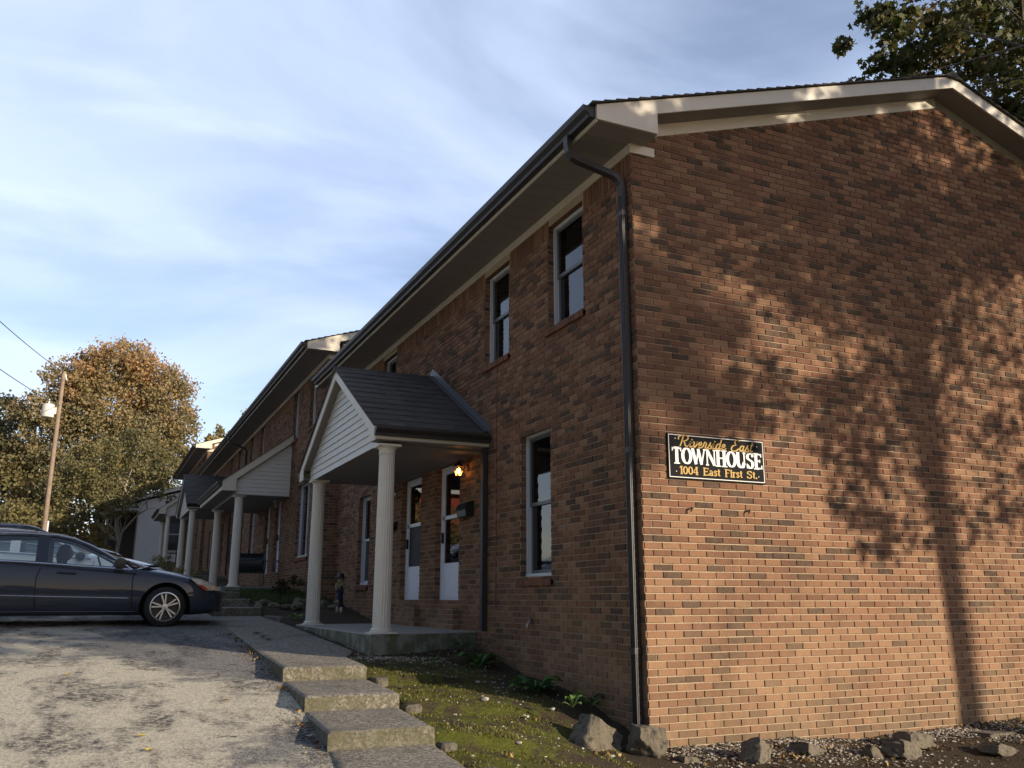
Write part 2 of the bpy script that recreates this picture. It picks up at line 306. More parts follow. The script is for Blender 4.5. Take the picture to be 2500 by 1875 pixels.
# ================================================================== GROUND
def ground_mats():
    s = NT("yard_soil")
    n = s.noise(2.2, 6, .65); f = s.noise(38, 5, .7)
    soil = s.mix(f, (0.022, 0.017, 0.012), (0.12, 0.092, 0.060))
    moss = s.mix(s.noise(55, 4, .7), (0.038, 0.052, 0.010), (0.20, 0.215, 0.035))
    p = s.n("ShaderNodeSeparateXYZ"); s.put(p.inputs[0], s.pos)
    region = s.math('MULTIPLY', s.rng(p.outputs[0], -.25, -1.0, 0, 1), s.rng(p.outputs[1], 4.5, 2.3, 0, 1))
    k = s.math('MULTIPLY', region, s.rng(s.math('ADD', n, s.math('MULTIPLY', s.noise(9, 5, .75), .7)), .72, .98))
    col = s.mix(k, soil, moss)
    peb = s.rng(s.vor(26), .16, .10); pm = s.math('MULTIPLY', peb, s.rng(s.noise(3.5, 3), .50, .62))
    col = s.mix(pm, col, (0.34, 0.31, 0.26))
    s.put(s.b.inputs["Base Color"], col); s.put(s.b.inputs["Roughness"], .95); s.b.inputs["Specular IOR Level"].default_value = .15
    s.bump(s.math('ADD', s.noise(28, 6, .7), s.math('MULTIPLY', s.noise(110, 3, .7), .5)), .045); yard = s.m
    s = NT("asphalt")
    big = s.noise(.55, 5, .6, dist=.2); md = s.noise(2.1, 6, .68, dist=.1)
    mp = s.n("ShaderNodeMapping"); mp.inputs["Scale"].default_value = (1.0, .45, 1); s.put(mp.inputs[0], s.pos)
    stk = s.noise(1.5, 7, .72, vec=mp.outputs[0], dist=.15)
    sv = s.n("ShaderNodeSeparateXYZ"); s.put(sv.inputs[0], s.vor(95, out=1)); s2_ = s.n("ShaderNodeSeparateXYZ"); s.put(s2_.inputs[0], s.vor(48, out=1))
    sp = s.math('ADD', s.math('MULTIPLY', sv.outputs[0], .45), s.math('ADD', s.math('MULTIPLY', s2_.outputs[0], .22), s.math('MULTIPLY', s.noise(30, 5, .75), .42)))
    sp = s.rng(sp, .22, .88, 0, 1)
    worn = s.mix(sp, (0.42, 0.38, 0.29), (0.80, 0.74, 0.59))
    grey = s.mix(sp, (0.10, 0.098, 0.093), (0.36, 0.35, 0.32))
    tar = s.mix(sp, (0.010, 0.010, 0.015), (0.055, 0.053, 0.060))
    p = s.n("ShaderNodeSeparateXYZ"); s.put(p.inputs[0], s.pos)
    near = s.rng(p.outputs[1], 4.6, .9, -.10, .14)
    leftn = s.rng(p.outputs[0], -3.4, -4.7, -.10, .14)
    worn_lit = s.rng(s.math('ADD', s.math('ADD', s.math('ADD', big, near), leftn), s.math('MULTIPLY', s.math('SUBTRACT', s.noise(4.5, 6, .75), .5), .35)), .45, .60)
    col = s.mix(worn_lit, grey, worn)  # cream towards near left: worn aggregate plus a sunlit patch painted into the colour
    dk = s.math('MULTIPLY', s.rng(stk, .46, .60), s.rng(s.noise(16, 6, .8), .36, .60))
    col = s.mix(s.math('MULTIPLY', dk, .95), col, tar)
    fl = s.n('ShaderNodeMapping'); fl.inputs['Scale'].default_value = (1, 1, 1); s.put(fl.inputs[0], s.pos); pit_shade = s.math('MULTIPLY', s.rng(s.vor(34, vec=fl.outputs[0]), .30, .16), s.rng(s.noise(6, 5, .8), .46, .60)); col = s.mix(s.math('MULTIPLY', pit_shade, .75), col, (0.02, 0.02, 0.022))  # dark flecks paint the shade of small surface pits into the colour
    lw = s.n("ShaderNodeMapping"); lw.inputs["Scale"].default_value = (1, 1, 1); s.put(lw.inputs[0], s.pos)
    crackv = s.n("ShaderNodeTexVoronoi", feature='DISTANCE_TO_EDGE'); crackv.inputs["Scale"].default_value = 1.15
    wv = s.n("ShaderNodeVectorMath", operation='ADD'); s.put(wv.inputs[0], s.pos)
    nz = s.n("ShaderNodeTexNoise"); nz.inputs["Scale"].default_value = 2.5; nz.inputs["Detail"].default_value = 5; s.put(nz.inputs["Vector"], s.pos)
    s.put(wv.inputs[1], nz.outputs[1]); s.put(crackv.inputs["Vector"], wv.outputs[0])
    ck = s.math('MULTIPLY', s.rng(crackv.outputs[0], .010, .002), s.rng(s.noise(1.3, 3), .50, .62))
    col = s.mix(s.math('MULTIPLY', ck, .8), col, (0.012, 0.012, 0.012))
    s.put(s.b.inputs["Base Color"], col); s.put(s.b.inputs["Roughness"], .88); s.b.inputs["Specular IOR Level"].default_value = .3
    s.bump(s.math('SUBTRACT', s.math('ADD', s.noise(70, 4, .8), s.math('MULTIPLY', md, .8)), s.math('MULTIPLY', ck, 1.5)), .028); asp = s.m
    s = NT("walk_concrete")
    sp = s.vor(62, out=1); n = s.noise(3.0, 6, .65)
    sepc = s.n("ShaderNodeSeparateXYZ"); s.put(sepc.inputs[0], sp)
    agg = s.ramp(sepc.outputs[0], [(0, (.06, .053, .045)), (.35, (.17, .155, .125)), (.7, (.30, .275, .23)), (.92, (.46, .43, .36))])
    col = s.mix(s.rng(n, .35, .65, .15, .60), agg, (0.20, 0.185, 0.155))
    col = s.mix(s.rng(s.noise(1.6, 5, .7), .5, .7, 0, .5), col, (0.075, 0.07, 0.055))
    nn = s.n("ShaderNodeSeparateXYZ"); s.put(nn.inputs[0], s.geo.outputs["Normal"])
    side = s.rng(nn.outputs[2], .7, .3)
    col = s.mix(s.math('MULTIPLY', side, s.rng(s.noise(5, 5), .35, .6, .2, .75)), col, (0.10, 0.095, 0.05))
    s.put(s.b.inputs["Base Color"], col); s.put(s.b.inputs["Roughness"], .9); s.b.inputs["Specular IOR Level"].default_value = .25
    s.bump(s.math('ADD', s.noise(85, 4, .8), s.math('MULTIPLY', s.noise(8, 4), .8)), .014); con = s.m
    s = NT("porch_concrete")
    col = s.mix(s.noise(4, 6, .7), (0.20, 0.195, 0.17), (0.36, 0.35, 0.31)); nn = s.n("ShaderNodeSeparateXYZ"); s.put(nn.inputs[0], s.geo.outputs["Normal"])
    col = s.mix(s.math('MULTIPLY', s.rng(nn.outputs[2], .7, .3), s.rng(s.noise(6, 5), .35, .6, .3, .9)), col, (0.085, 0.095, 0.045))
    s.put(s.b.inputs["Base Color"], col); s.put(s.b.inputs["Roughness"], .9); s.bump(s.noise(50, 5, .8), .006); slab = s.m
    s = NT("far_ground")
    col = s.mix(s.noise(.6, 6, .7), (0.035, 0.05, 0.014), (0.10, 0.085, 0.04)); s.put(s.b.inputs["Base Color"], col); s.put(s.b.inputs["Roughness"], .95); s.bump(s.noise(6, 5, .7), .1)
    return yard, asp, con, slab, s.m
M_YARD, M_ASPH, M_CONC, M_SLAB, M_FAR = ground_mats()

def sheet(name, xs, ys, zf, m, lab=None, smooth=True):
    b = MB(); b.grid([[(x, y, zf(x, y)) for x in xs] for y in ys]); o = b.build(name, m, smooth=smooth); o["kind"] = "structure"; return o
def noise2(x, y): return math.sin(x*3.1+1.3)*math.cos(y*2.7+.4)*.5+math.sin(x*7.3+y*5.1)*.25+math.cos(x*13.1-y*11.7)*.15
def farz(x, y):
    base = A(y) if y < 60 else A(60)+(y-60)*.03
    return base-.10
xs = [-900, -300, -120, -60, -30, -15, -8, -4, 0, 12, 25, 50, 120, 300, 900]; ys = [-900, -300, -120, -60, -30, -15, -12, -9, -6, -4, -2, -.6, .7, 2.15, 3.7, 5, 8, 9.5, 14, 20, 25, 36, 50, 60, 90, 150, 300, 600, 1500]
def zbase(x, y):
    y2 = max(-60, min(y, 90)); return min(A(y2), WLL(max(-8, min(y2, 60))))-.16 if abs(y) < 95 else A(y2)-.16
sheet("ground", xs, ys, zbase, M_FAR)
# asphalt lot, left of the walk, also across the far end
ax = lambda t, y: -30+(walk_l(max(-3.6, min(y, 10.6)))+30)*t
ay = list(np.arange(-14, 15, .25))+list(np.arange(15, 52, 1.5))
b = MB(); T_ = [0, .3, .5, .65, .75, .82, .88, .91, .94, .96, .98, .99, 1.0]
b.grid([[(ax(t, y), y, A(y)+noise2(ax(t, y), y)*.006) for t in T_] for y in ay]); o = b.build("parking_lot", M_ASPH, smooth=True); o["kind"] = "structure"
# yard between walk and wall, and in front of the gable
def yard_z(x, y):
    zl = (walk_z(y) if y > -3.6 else walk_z(-3.6)+(y+3.6)*.1)-.05
    if y > 10.6: zl = float(np.interp(y, [10.6, 11.1, 12.4, 13.7, 15, 24, 36, 50], [.72, .86, .98, 1.1, 1.2, 1.45, 2.0, 2.6]))
    if y > .7 and y < 3: zl -= .03
    t = (x+2.2)/2.2; t = max(0, min(1, t)); t = t*t*(3-2*t)
    z = zl+(WLL(y)-zl)*t
    if x > 0 and y < 0: z = WLL(y)+.03*math.sin(x*1.7)
    return z+.020*noise2(x*1.3, y*1.3)+.008*noise2(x*5, y*5)
xs2 = list(np.arange(-3.2, .6, .08))+list(np.arange(.6, 12, .25)); ys2 = list(np.arange(-4.5, 5, .08))+list(np.arange(5, 12, .2))+list(np.arange(12, 50, 1.))
def yz(x, y):
    wl = walk_l(max(-3.6, min(y, 10.6)))
    if x < walk_r(max(-3.6, min(y, 10.6)))-.02: return min(walk_z(y), A(y))-.13
    return yard_z(x, y)
sheet("yard", xs2, ys2, yz, M_YARD)
# walk + steps (one structure made of slabs with worn edges)
def worn_slab(name, y0, y1, zf, zb, m, cut_r=None, drop=.3):
    b = MB(); nx, ny = 26, max(6, int((y1-y0)/.06)); rows = []
    rr = random.Random(hash(name) % 1000 if False else int(y0*100)+500)
    def P(u, v):
        y = y0+(y1-y0)*v; xl, xr = walk_l(y), walk_r(y); x = xl+(xr-xl)*u
        return x, y
    ex = [0, 0, .01, .03, .07]+[i/20 for i in range(2, 19)]+[.93, .97, .99, 1, 1]; ey = [0, 0, .012, .03]+[i/ny for i in range(2, ny-1)]+[.97, .988, 1, 1]
    for j, v in enumerate(ey):
        row = []
        for i, u in enumerate(ex):
            x, y = P(u, v); z = zf(y)
            wob = .010*noise2(x*9, y*9)
            e = min((u*.9), (1-u)*.9, 9) ; ev = v*(y1-y0)
            d = min(e, ev, (1-v)*(y1-y0)+.04)
            z += -0.016*max(0, 1-d/.03) + wob*.25
            if d < .01: x += wob*.6; y += wob*.8 if v < .5 else 0
            if i in (0, len(ex)-1) or j in (0, len(ey)-1): z = min(zf(y0), zf(y1))-drop
            row.append((x, y, z))
        rows.append(row)
    b.grid(rows); o = b.build(name, m, smooth='auto'); o["kind"] = "structure"; return o
worn_slab("step", -3.6, -.54, walk_z, 0, M_CONC)
worn_slab("step", -.55, .705, lambda y: .14, 0, M_CONC)
worn_slab("step", .70, 2.155, lambda y: .265, 0, M_CONC)
worn_slab("walkway", 2.15, 3.70, lambda y: walk_z(max(2.16, y)), 0, M_CONC)
worn_slab("walkway", 3.712, 7.4, walk_z, 0, M_CONC)
worn_slab("walkway", 7.412, 10.6, walk_z, 0, M_CONC)
zc = .74
for i, (ya, yb) in enumerate(((10.6, 12.1), (12.1, 13.6), (13.6, 22.0))):
    zc += .155; b = MB(); b.box((-2.72, ya, zc-.5), (-1.75, yb, zc)); o = b.build("step" if i < 2 else "walkway", M_CONC, bevel=.012); o["kind"] = "structure"

# ================================================================== BUILDINGS
# local frame: facade on x=0 facing -x, gable end on y=0 facing -y, z=0 the lowest course
EX, EZ, OV, SLOPE, WID = -.573, 5.718, .30, .326, 9.4      # eave x, soffit z, rake overhang, roof slope, depth of the house
def rz_under(x): return 5.955+SLOPE*(min(x, WID-x)-.147)
def facade(hs, L_, zlo, depth=.16):
    b = MB(); ys = sorted({0, L_}|{h[0] for h in hs}|{h[1] for h in hs}); zs = sorted({zlo, 5.62}|{h[2] for h in hs}|{h[3] for h in hs})
    for i in range(len(ys)-1):
        for j in range(len(zs)-1):
            yc, zc_ = (ys[i]+ys[i+1])/2, (zs[j]+zs[j+1])/2
            if any(h[0] < yc < h[1] and h[2] < zc_ < h[3] for h in hs): continue
            b.quad((0, ys[i], zs[j]), (0, ys[i+1], zs[j]), (0, ys[i+1], zs[j+1]), (0, ys[i], zs[j+1]))
    for (a, c, d, e) in hs:
        b.quad((0, a, d), (0, a, e), (depth, a, e), (depth, a, d)); b.quad((0, c, d), (0, c, e), (depth, c, e), (depth, c, d))
        b.quad((0, a, e), (0, c, e), (depth, c, e), (depth, a, e)); b.quad((0, a, d), (0, c, d), (depth, c, d), (depth, a, d))
    return b
def window(par, a, c, d, e, label=None, kind='hung', blind=False, white=False):
    """opening y a..c, z d..e in the facade"""
    x0 = .085; t = .034
    m = M_WFR
    f = MB()
    f.box((x0-.01, a, d), (.16, a+t, e)); f.box((x0-.01, c-t, d), (.16, c, e)); f.box((x0-.008, a+t, e-t), (.16, c-t, e)); f.box((x0-.02, a, d-.001), (.165, c, d+t*1.1))
    wo = f.build("window", m, par); 
    if label: wo["label"] = label
    ms = M_WFR if white else M_SASH
    a1, c1, d1, e1 = a+t, c-t, d+t*1.1, e-t; s = .042; mid = (d1+e1)/2
    if kind == 'hung':
        for k, (z0, z1, xx) in enumerate(((mid-.02, e1, .108), (d1, mid+.02, .130))):
            g = MB(); g.box((xx, a1, z0), (xx+.022, a1+s, z1)); g.box((xx, c1-s, z0), (xx+.022, c1, z1)); g.box((xx+.001, a1+s, z1-s), (xx+.021, c1-s, z1)); g.box((xx+.001, a1+s, z0), (xx+.021, c1-s, z0+s)); g.build("sash", ms, wo)
            MB().box((xx+.010, a1+s, z0+s), (xx+.013, c1-s, z1-s)).build("pane", M_GLASS, wo)
            mc, mz = (a1+c1)/2, (z0+z1)/2; MB().box((xx+.016, mc-.006, z0+s), (xx+.02, mc+.006, z1-s)).box((xx+.0165, a1+s, mz-.006), (xx+.0195, c1-s, mz+.006)).build("muntin", M_SASH2, wo)
    else:
        md = (a1+c1)/2; g = MB(); g.box((.10, md-.022, d1), (.14, md+.022, e1)); g.build("mullion", m, wo)
        MB().box((.125, a1, d1), (.128, c1, e1)).build("pane", M_GLASS, wo)
    if blind:
        g = MB(); z = d1+.03
        T0 = .19
        while z < e1: g.box((T0, a1, z), (T0+.018, c1, z+.004), None); g.quad((T0, a1, z), (T0, c1, z), (T0+.012, c1, z+.018), (T0+.012, a1, z+.018)); z += .024
        g.box((T0+.02, a1+.2*(c1-a1), d1), (T0+.023, a1+.24*(c1-a1), e1)); g.build("blind", M_BLIND, wo)
    else:
        g = MB(); g.box((.21, a1, mid-.1), (.22, a1+.45*(c1-a1), mid+.22)); g.build("curtain", M_CURT, wo)
    # brick rowlock sill, tilted and proud of the wall
    g = MB(); n = max(6, int((c-a+.08)/.068)); st = (c-a+.08)/n
    for i in range(n):
        y0 = a-.04+i*st; jz = random.uniform(-.004, .004)
        g.prism([(-.045, y0+.004, d-.105+jz), (-.045, y0+.004, d-.035+jz), (.075, y0+.004, d-.006+jz), (.075, y0+.004, d-.105)], (0, st-.008, 0))
    g.box((-.034, a-.036, d-.10), (.07, c+.036, d-.045)); g.build("brick_sill", M_ROWL, wo)
    return wo
def door(par, a, c, d, e, lab=None, scr=False):
    f = MB(); f.box((.02, a, d), (.09, a+.05, e)); f.box((.02, c-.05, d), (.09, c, e)); f.box((.022, a+.05, e-.05), (.09, c-.05, e))
    k = d+(e-d)*.275; mid = d+(e-d)*.615; s = .055
    f.box((.035, a+.05, d), (.07, c-.05, k)); f.box((.0352, a+.05, mid-.028), (.07, c-.05, mid+.028))
    f.box((.0352, a+.05, k), (.07, a+.05+s, e-.05)); f.box((.0352, c-.05-s, k), (.07, c-.05, e-.05)); f.box((.0354, a+.05+s, e-.05-s), (.07, c-.05-s, e-.05))
    f.box((.028, a+.10, d+.05), (.0352, c-.10, k-.05)); f.box((.024, a+.10, d+.13), (.029, c-.10, d+.15))
    do = f.build("door", M_DOORW, par); do.location.x = .065
    if lab: do["label"] = lab
    MB().box((.052, a+.05+s, mid+.028), (.056, c-.05-s, e-.05-s)).build("glass", M_DGLASS, do)
    MB().box((.052, a+.05+s, k), (.056, c-.05-s, mid-.028)).build("screen" if scr else "glass", M_SCREEN if scr else M_DGLASS, do)
    MB().box((.12, a+.05, d), (.14, c-.05, e-.05)).build("inner_panel", M_INNER, do)
    h = MB(); h.box((.0, c-.10, k+.30), (.035, c-.07, k+.46)); h.tube([(.0, c-.085, k+.33), (-.03, c-.085, k+.34), (-.03, c-.085, k+.44), (.0, c-.085, k+.45)], .007, 6); h.build("handle", M_BLACK, do)
    MB().box((-.05, a-.02, d-.06), (.09, c+.02, d-.004)).build("threshold", M_ROWL, do)
    return do
M_SCREEN = mat("screen_mesh", (0.014, 0.016, 0.02), 0.7); M_INNER = mat("inner_door", (0.05, 0.045, 0.045), 0.35)

def roof(par, L_, shift_front=OV):
    y0, y1 = -OV, L_+OV
    b = MB(); ridge = WID/2
    zt = lambda x: rz_under(x)+.185
    n = 12; t = .022; rows = int(5.4/.14); uvs = []
    # stepped shingle courses so that the rake edge shows them
    for side in (0, 1):
        for k in range(rows):
            xa = -.64+(ridge+.64)*k/rows; xb = -.64+(ridge+.64)*(k+1)/rows
            za, zb = 5.955+SLOPE*(xa-.147)+.165, 5.955+SLOPE*(xb-.147)+.165
            X = (lambda q: q) if side == 0 else (lambda q: WID-q)
            b.add([(X(xa), y0-.035, za), (X(xb), y0-.035, zb), (X(xb), y1+.035, zb), (X(xa), y1+.035, za), (X(xa), y0-.035, za+t), (X(xb), y0-.035, zb+.004), (X(xb), y1+.035, zb+.004), (X(xa), y1+.035, za+t)],
                  [(0, 3, 2, 1), (4, 5, 6, 7), (0, 1, 5, 4), (1, 2, 6, 5), (2, 3, 7, 6), (3, 0, 4, 7)])
    b.prism([(ridge-.16, y0-.04, zt(ridge-.16)-.012), (ridge, y0-.04, zt(ridge)+.035), (ridge+.16, y0-.04, zt(ridge+.16)-.012)], (0, y1-y0+.08, 0))
    o = b.build("roof", M_SHING, par)
    uvl = o.data.uv_layers.new(name="UV")
    for p in o.data.polygons:
        for li in p.loop_indices:
            v = o.data.vertices[o.data.loops[li].vertex_index].co; uvl.data[li].uv = (v.y, (v.x+.64)*1.05)
    # rake boards, both ends, with boxed returns
    for yy, dy in ((y0, .022), (y1-.022, .022)):
        b = MB()
        for side in (0, 1):
            X = (lambda q: q) if side == 0 else (lambda q: WID-q)
            b.prism([(X(EX), yy, 5.718), (X(.147), yy, rz_under(.147)-.004), (X(ridge), yy, rz_under(ridge)-.004), (X(ridge), yy, rz_under(ridge)+.155), (X(EX), yy, 5.955+SLOPE*(EX-.147)+.155)], (0, dy, 0))
            b.prism([(X(EX+.002), yy-.003, 5.716), (X(.147), yy-.003, 5.716), (X(.147), yy-.003, rz_under(.147)+.005), (X(EX+.002), yy-.003, 5.718+.03)], (0, dy, 0))
        b.build("rake_board", M_FASC, par)
    for X in (lambda q: q, lambda q: WID-q):
        xa, xb = sorted((X(EX), X(EX+.02))); MB().box((xa, y0+.022, 5.70), (xb, y1-.022, 5.87)).build("fascia", M_FASC, par)
    b = MB()
    for X in (lambda q: q, lambda q: WID-q):
        # eave soffit in ribbed strips; boxed return and sloping rake soffits
        yy = y0+.02
        n = int((y1-y0-.04)/.30); st = (y1-y0-.04)/n
        for i in range(n):
            xa, xb = sorted((X(EX+.02), X(.0) if 0 <= yy+st/2 <= L_ else X(.147))); b.box((xa, yy+.003, 5.712), (xb, yy+st-.003, 5.722)); yy += st
        xa, xb = sorted((X(EX+.02), X(.147))); b.box((xa, y0+.02, 5.7235), (xb, y1-.02, 5.727))
        for ya, yb in ((y0+.022, .0), (L_, y1-.022)):
            b.prism([(X(.147), ya, rz_under(.147)), (X(ridge), ya, rz_under(ridge)), (X(ridge), ya, rz_under(ridge)+.012), (X(.147), ya, rz_under(.147)+.012)], (0, yb-ya, 0))
        for ya, yb in ((y0+.022, -.001), (L_+.001, y1-.022)):
            b.prism([(X(.147), ya, 5.722), (X(.147), ya, rz_under(.147)), (X(.153), ya, rz_under(.153)), (X(.153), ya, 5.722)], (0, yb-ya, 0))
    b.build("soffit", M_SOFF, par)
    # frieze boards along wall tops
    b = MB(); b.box((-.024, -.024, 5.612), (0, L_, 5.712)); b.box((0, -.024, 5.612), (.281, 0, 5.712))
    for X in (lambda q: q,):
        b.prism([(X(.281 if X(0) == 0 else 0.02), -.02, rz_under(.281)-.142), (X(.281 if X(0) == 0 else .02), -.02, rz_under(.281 if X(0) == 0 else .147)-.002), (X(ridge), -.02, rz_under(ridge)-.002), (X(ridge), -.02, rz_under(ridge)-.142)], (0, .02, 0))
    b.build("frieze_board", M_FASC, par)
def gutter(par, y0, y1, x=EX, z=5.725, w_=.125, h=.135, name="gutter", T=None, wallside=None):
    b = MB(); n = [(x, z+.02), (x, z+h), (x-.004, z+h), (x-.004, z+.024), (x-w_*.55, z+.024), (x-w_*.62, z+.055), (x-w_*.95, z+.085), (x-w_+.004, z+h), (x-w_-.012, z+h+.004), (x-w_-.012, z+h-.012), (x-w_-.001, z+.083), (x-w_*.68, z+.046), (x-w_*.6, z+.014), (x, z+.014)]
    pr = [(p, y0, q) for p, q in n]
    if T is not None: pr = [tuple(T @ Vector(p)) for p in pr]; off = T.to_3x3() @ Vector((0, y1-y0, 0))
    else: off = Vector((0, y1-y0, 0))
    b.prism(pr, off)
    for yy in (y0, y1-.006):
        c = [(x, yy, z+.018), (x, yy, z+h), (x-w_, yy, z+h), (x-w_*.95, yy, z+.088), (x-w_*.6, yy, z+.02)]
        if T is not None: c = [tuple(T @ Vector(p)) for p in c]; of2 = T.to_3x3() @ Vector((0, .006, 0))
        else: of2 = Vector((0, .006, 0))
        b.prism(c, of2)
    return b.build(name, M_GUT, par)
def rect_pipe(b, pts, wy=.082, wx=.06):
    """rectangular downspout through points (moves in x/z, width along y)"""
    rows = []
    P = [Vector(p) for p in pts]
    for i, p in enumerate(P):
        d = (P[min(i+1, len(P)-1)]-P[max(i-1, 0)]).normalized(); side = Vector((0, 1, 0)); nrm = d.cross(side).normalized()
        rows.append([p+side*wy/2+nrm*wx/2, p-side*wy/2+nrm*wx/2, p-side*wy/2-nrm*wx/2, p+side*wy/2-nrm*wx/2, p+side*wy/2+nrm*wx/2])
    b.grid(rows); return b
def downspout(par, y, zb, ytop=None, name="downspout", x0=EX-.065, ztop=5.755, bands=(.57, 2.6, 5.0)):
    ytop = y if ytop is None else ytop; b = MB(); xo = -.05
    rect_pipe(b, [(x0, ytop, ztop), (x0, ytop, ztop-.10), (x0+.012, ytop, ztop-.17), (x0+.05, ytop, ztop-.22), (x0+.11, ytop, ztop-.245), (xo-.11, y, ztop-.375), (xo-.05, y, ztop-.41), (xo-.008, y, ztop-.47), (xo, y, ztop-.56), (xo, y, zb+.5), (xo, y, zb)])
    for z in bands: b.box((-.088, y-.047, z), (-.002, y+.047, z+.055))
    # fluted faces
    for k in (-.022, 0, .022): b.box((xo-.036, y+k-.005, zb), (xo-.03, y+k+.005, ztop-.6))
    for k in (-.012, .012): b.box((xo+k-.004, y-.046, zb), (xo+k+.004, y-.041, ztop-.6))
    return b.build(name, M_GUT, par)

def siding_tri(poly, axis, m, parent, name="gable_siding", step=.105):
    """lap siding filling a polygon given as (s, z) points; axis maps (s, z, out) -> 3D"""
    b = MB(); zmin = min(p[1] for p in poly); zmax = max(p[1] for p in poly)
    def span(z):
        xs_ = []
        for i in range(len(poly)):
            (a, za), (c, zc_) = poly[i], poly[(i+1) % len(poly)]
            if (za-z)*(zc_-z) < 0 or (za == z) != (zc_ == z): xs_.append(a+(c-a)*(z-za)/(zc_-za))
        return (min(xs_), max(xs_)) if xs_ else None
    z = zmin
    while z < zmax-.01:
        z1 = min(z+step, zmax-.002); s0 = span(z+.001); s1 = span(z1-.001)
        if s0 and s1:
            b.quad(axis(s0[0], z, .020), axis(s0[1], z, .020), axis(s1[1], z1, .004), axis(s1[0], z1, .004))
            b.quad(axis(s0[0], z, .020), axis(s0[1], z, .020), axis(s0[1], z, 0), axis(s0[0], z, 0))
        z = z1
    return b.build(name, m, parent)
def column(par, x, y, z0, z1, r=.112, lab=None):
    b = MB(); n = 20*4; prof = []
    rows = []
    fl = lambda k: 1-.055*(0.5-0.5*math.cos(2*math.pi*k/4)) 
    for z, rr in ((z0+.06, r*1.04), (z0+.10, r*1.02), ((z0+z1)/2, r*.97), (z1-.12, r*.90), (z1-.085, r*.90)):
        rows.append([(x+rr*fl(k)*math.cos(2*math.pi*k/n), y+rr*fl(k)*math.sin(2*math.pi*k/n), z) for k in range(n+1)])
    b.grid(rows); o = b.build("porch_column", M_COL, par, smooth='auto')
    if lab: o["label"] = lab
    s = MB().lathe([(r*1.42, z0), (r*1.42, z0+.022), (r*1.22, z0+.03), (r*1.24, z0+.05), (r*1.06, z0+.065), (r*1.0, z0+.07)], (x, y, 0), 28); s.box((x-r*1.45, y-r*1.45, z0-.0005), (x+r*1.45, y+r*1.45, z0+.016)); s.build("base", M_COL, o, smooth='auto')
    s = MB().lathe([(r*.92, z1-.13), (r*1.0, z1-.12), (r*.92, z1-.10), (r*.98, z1-.06), (r*1.18, z1-.035), (r*1.25, z1-.03)], (x, y, 0), 28); s.box((x-r*1.32, y-r*1.32, z1-.03), (x+r*1.32, y+r*1.32, z1)); s.build("capital", M_COL, o, smooth='auto')
    return o
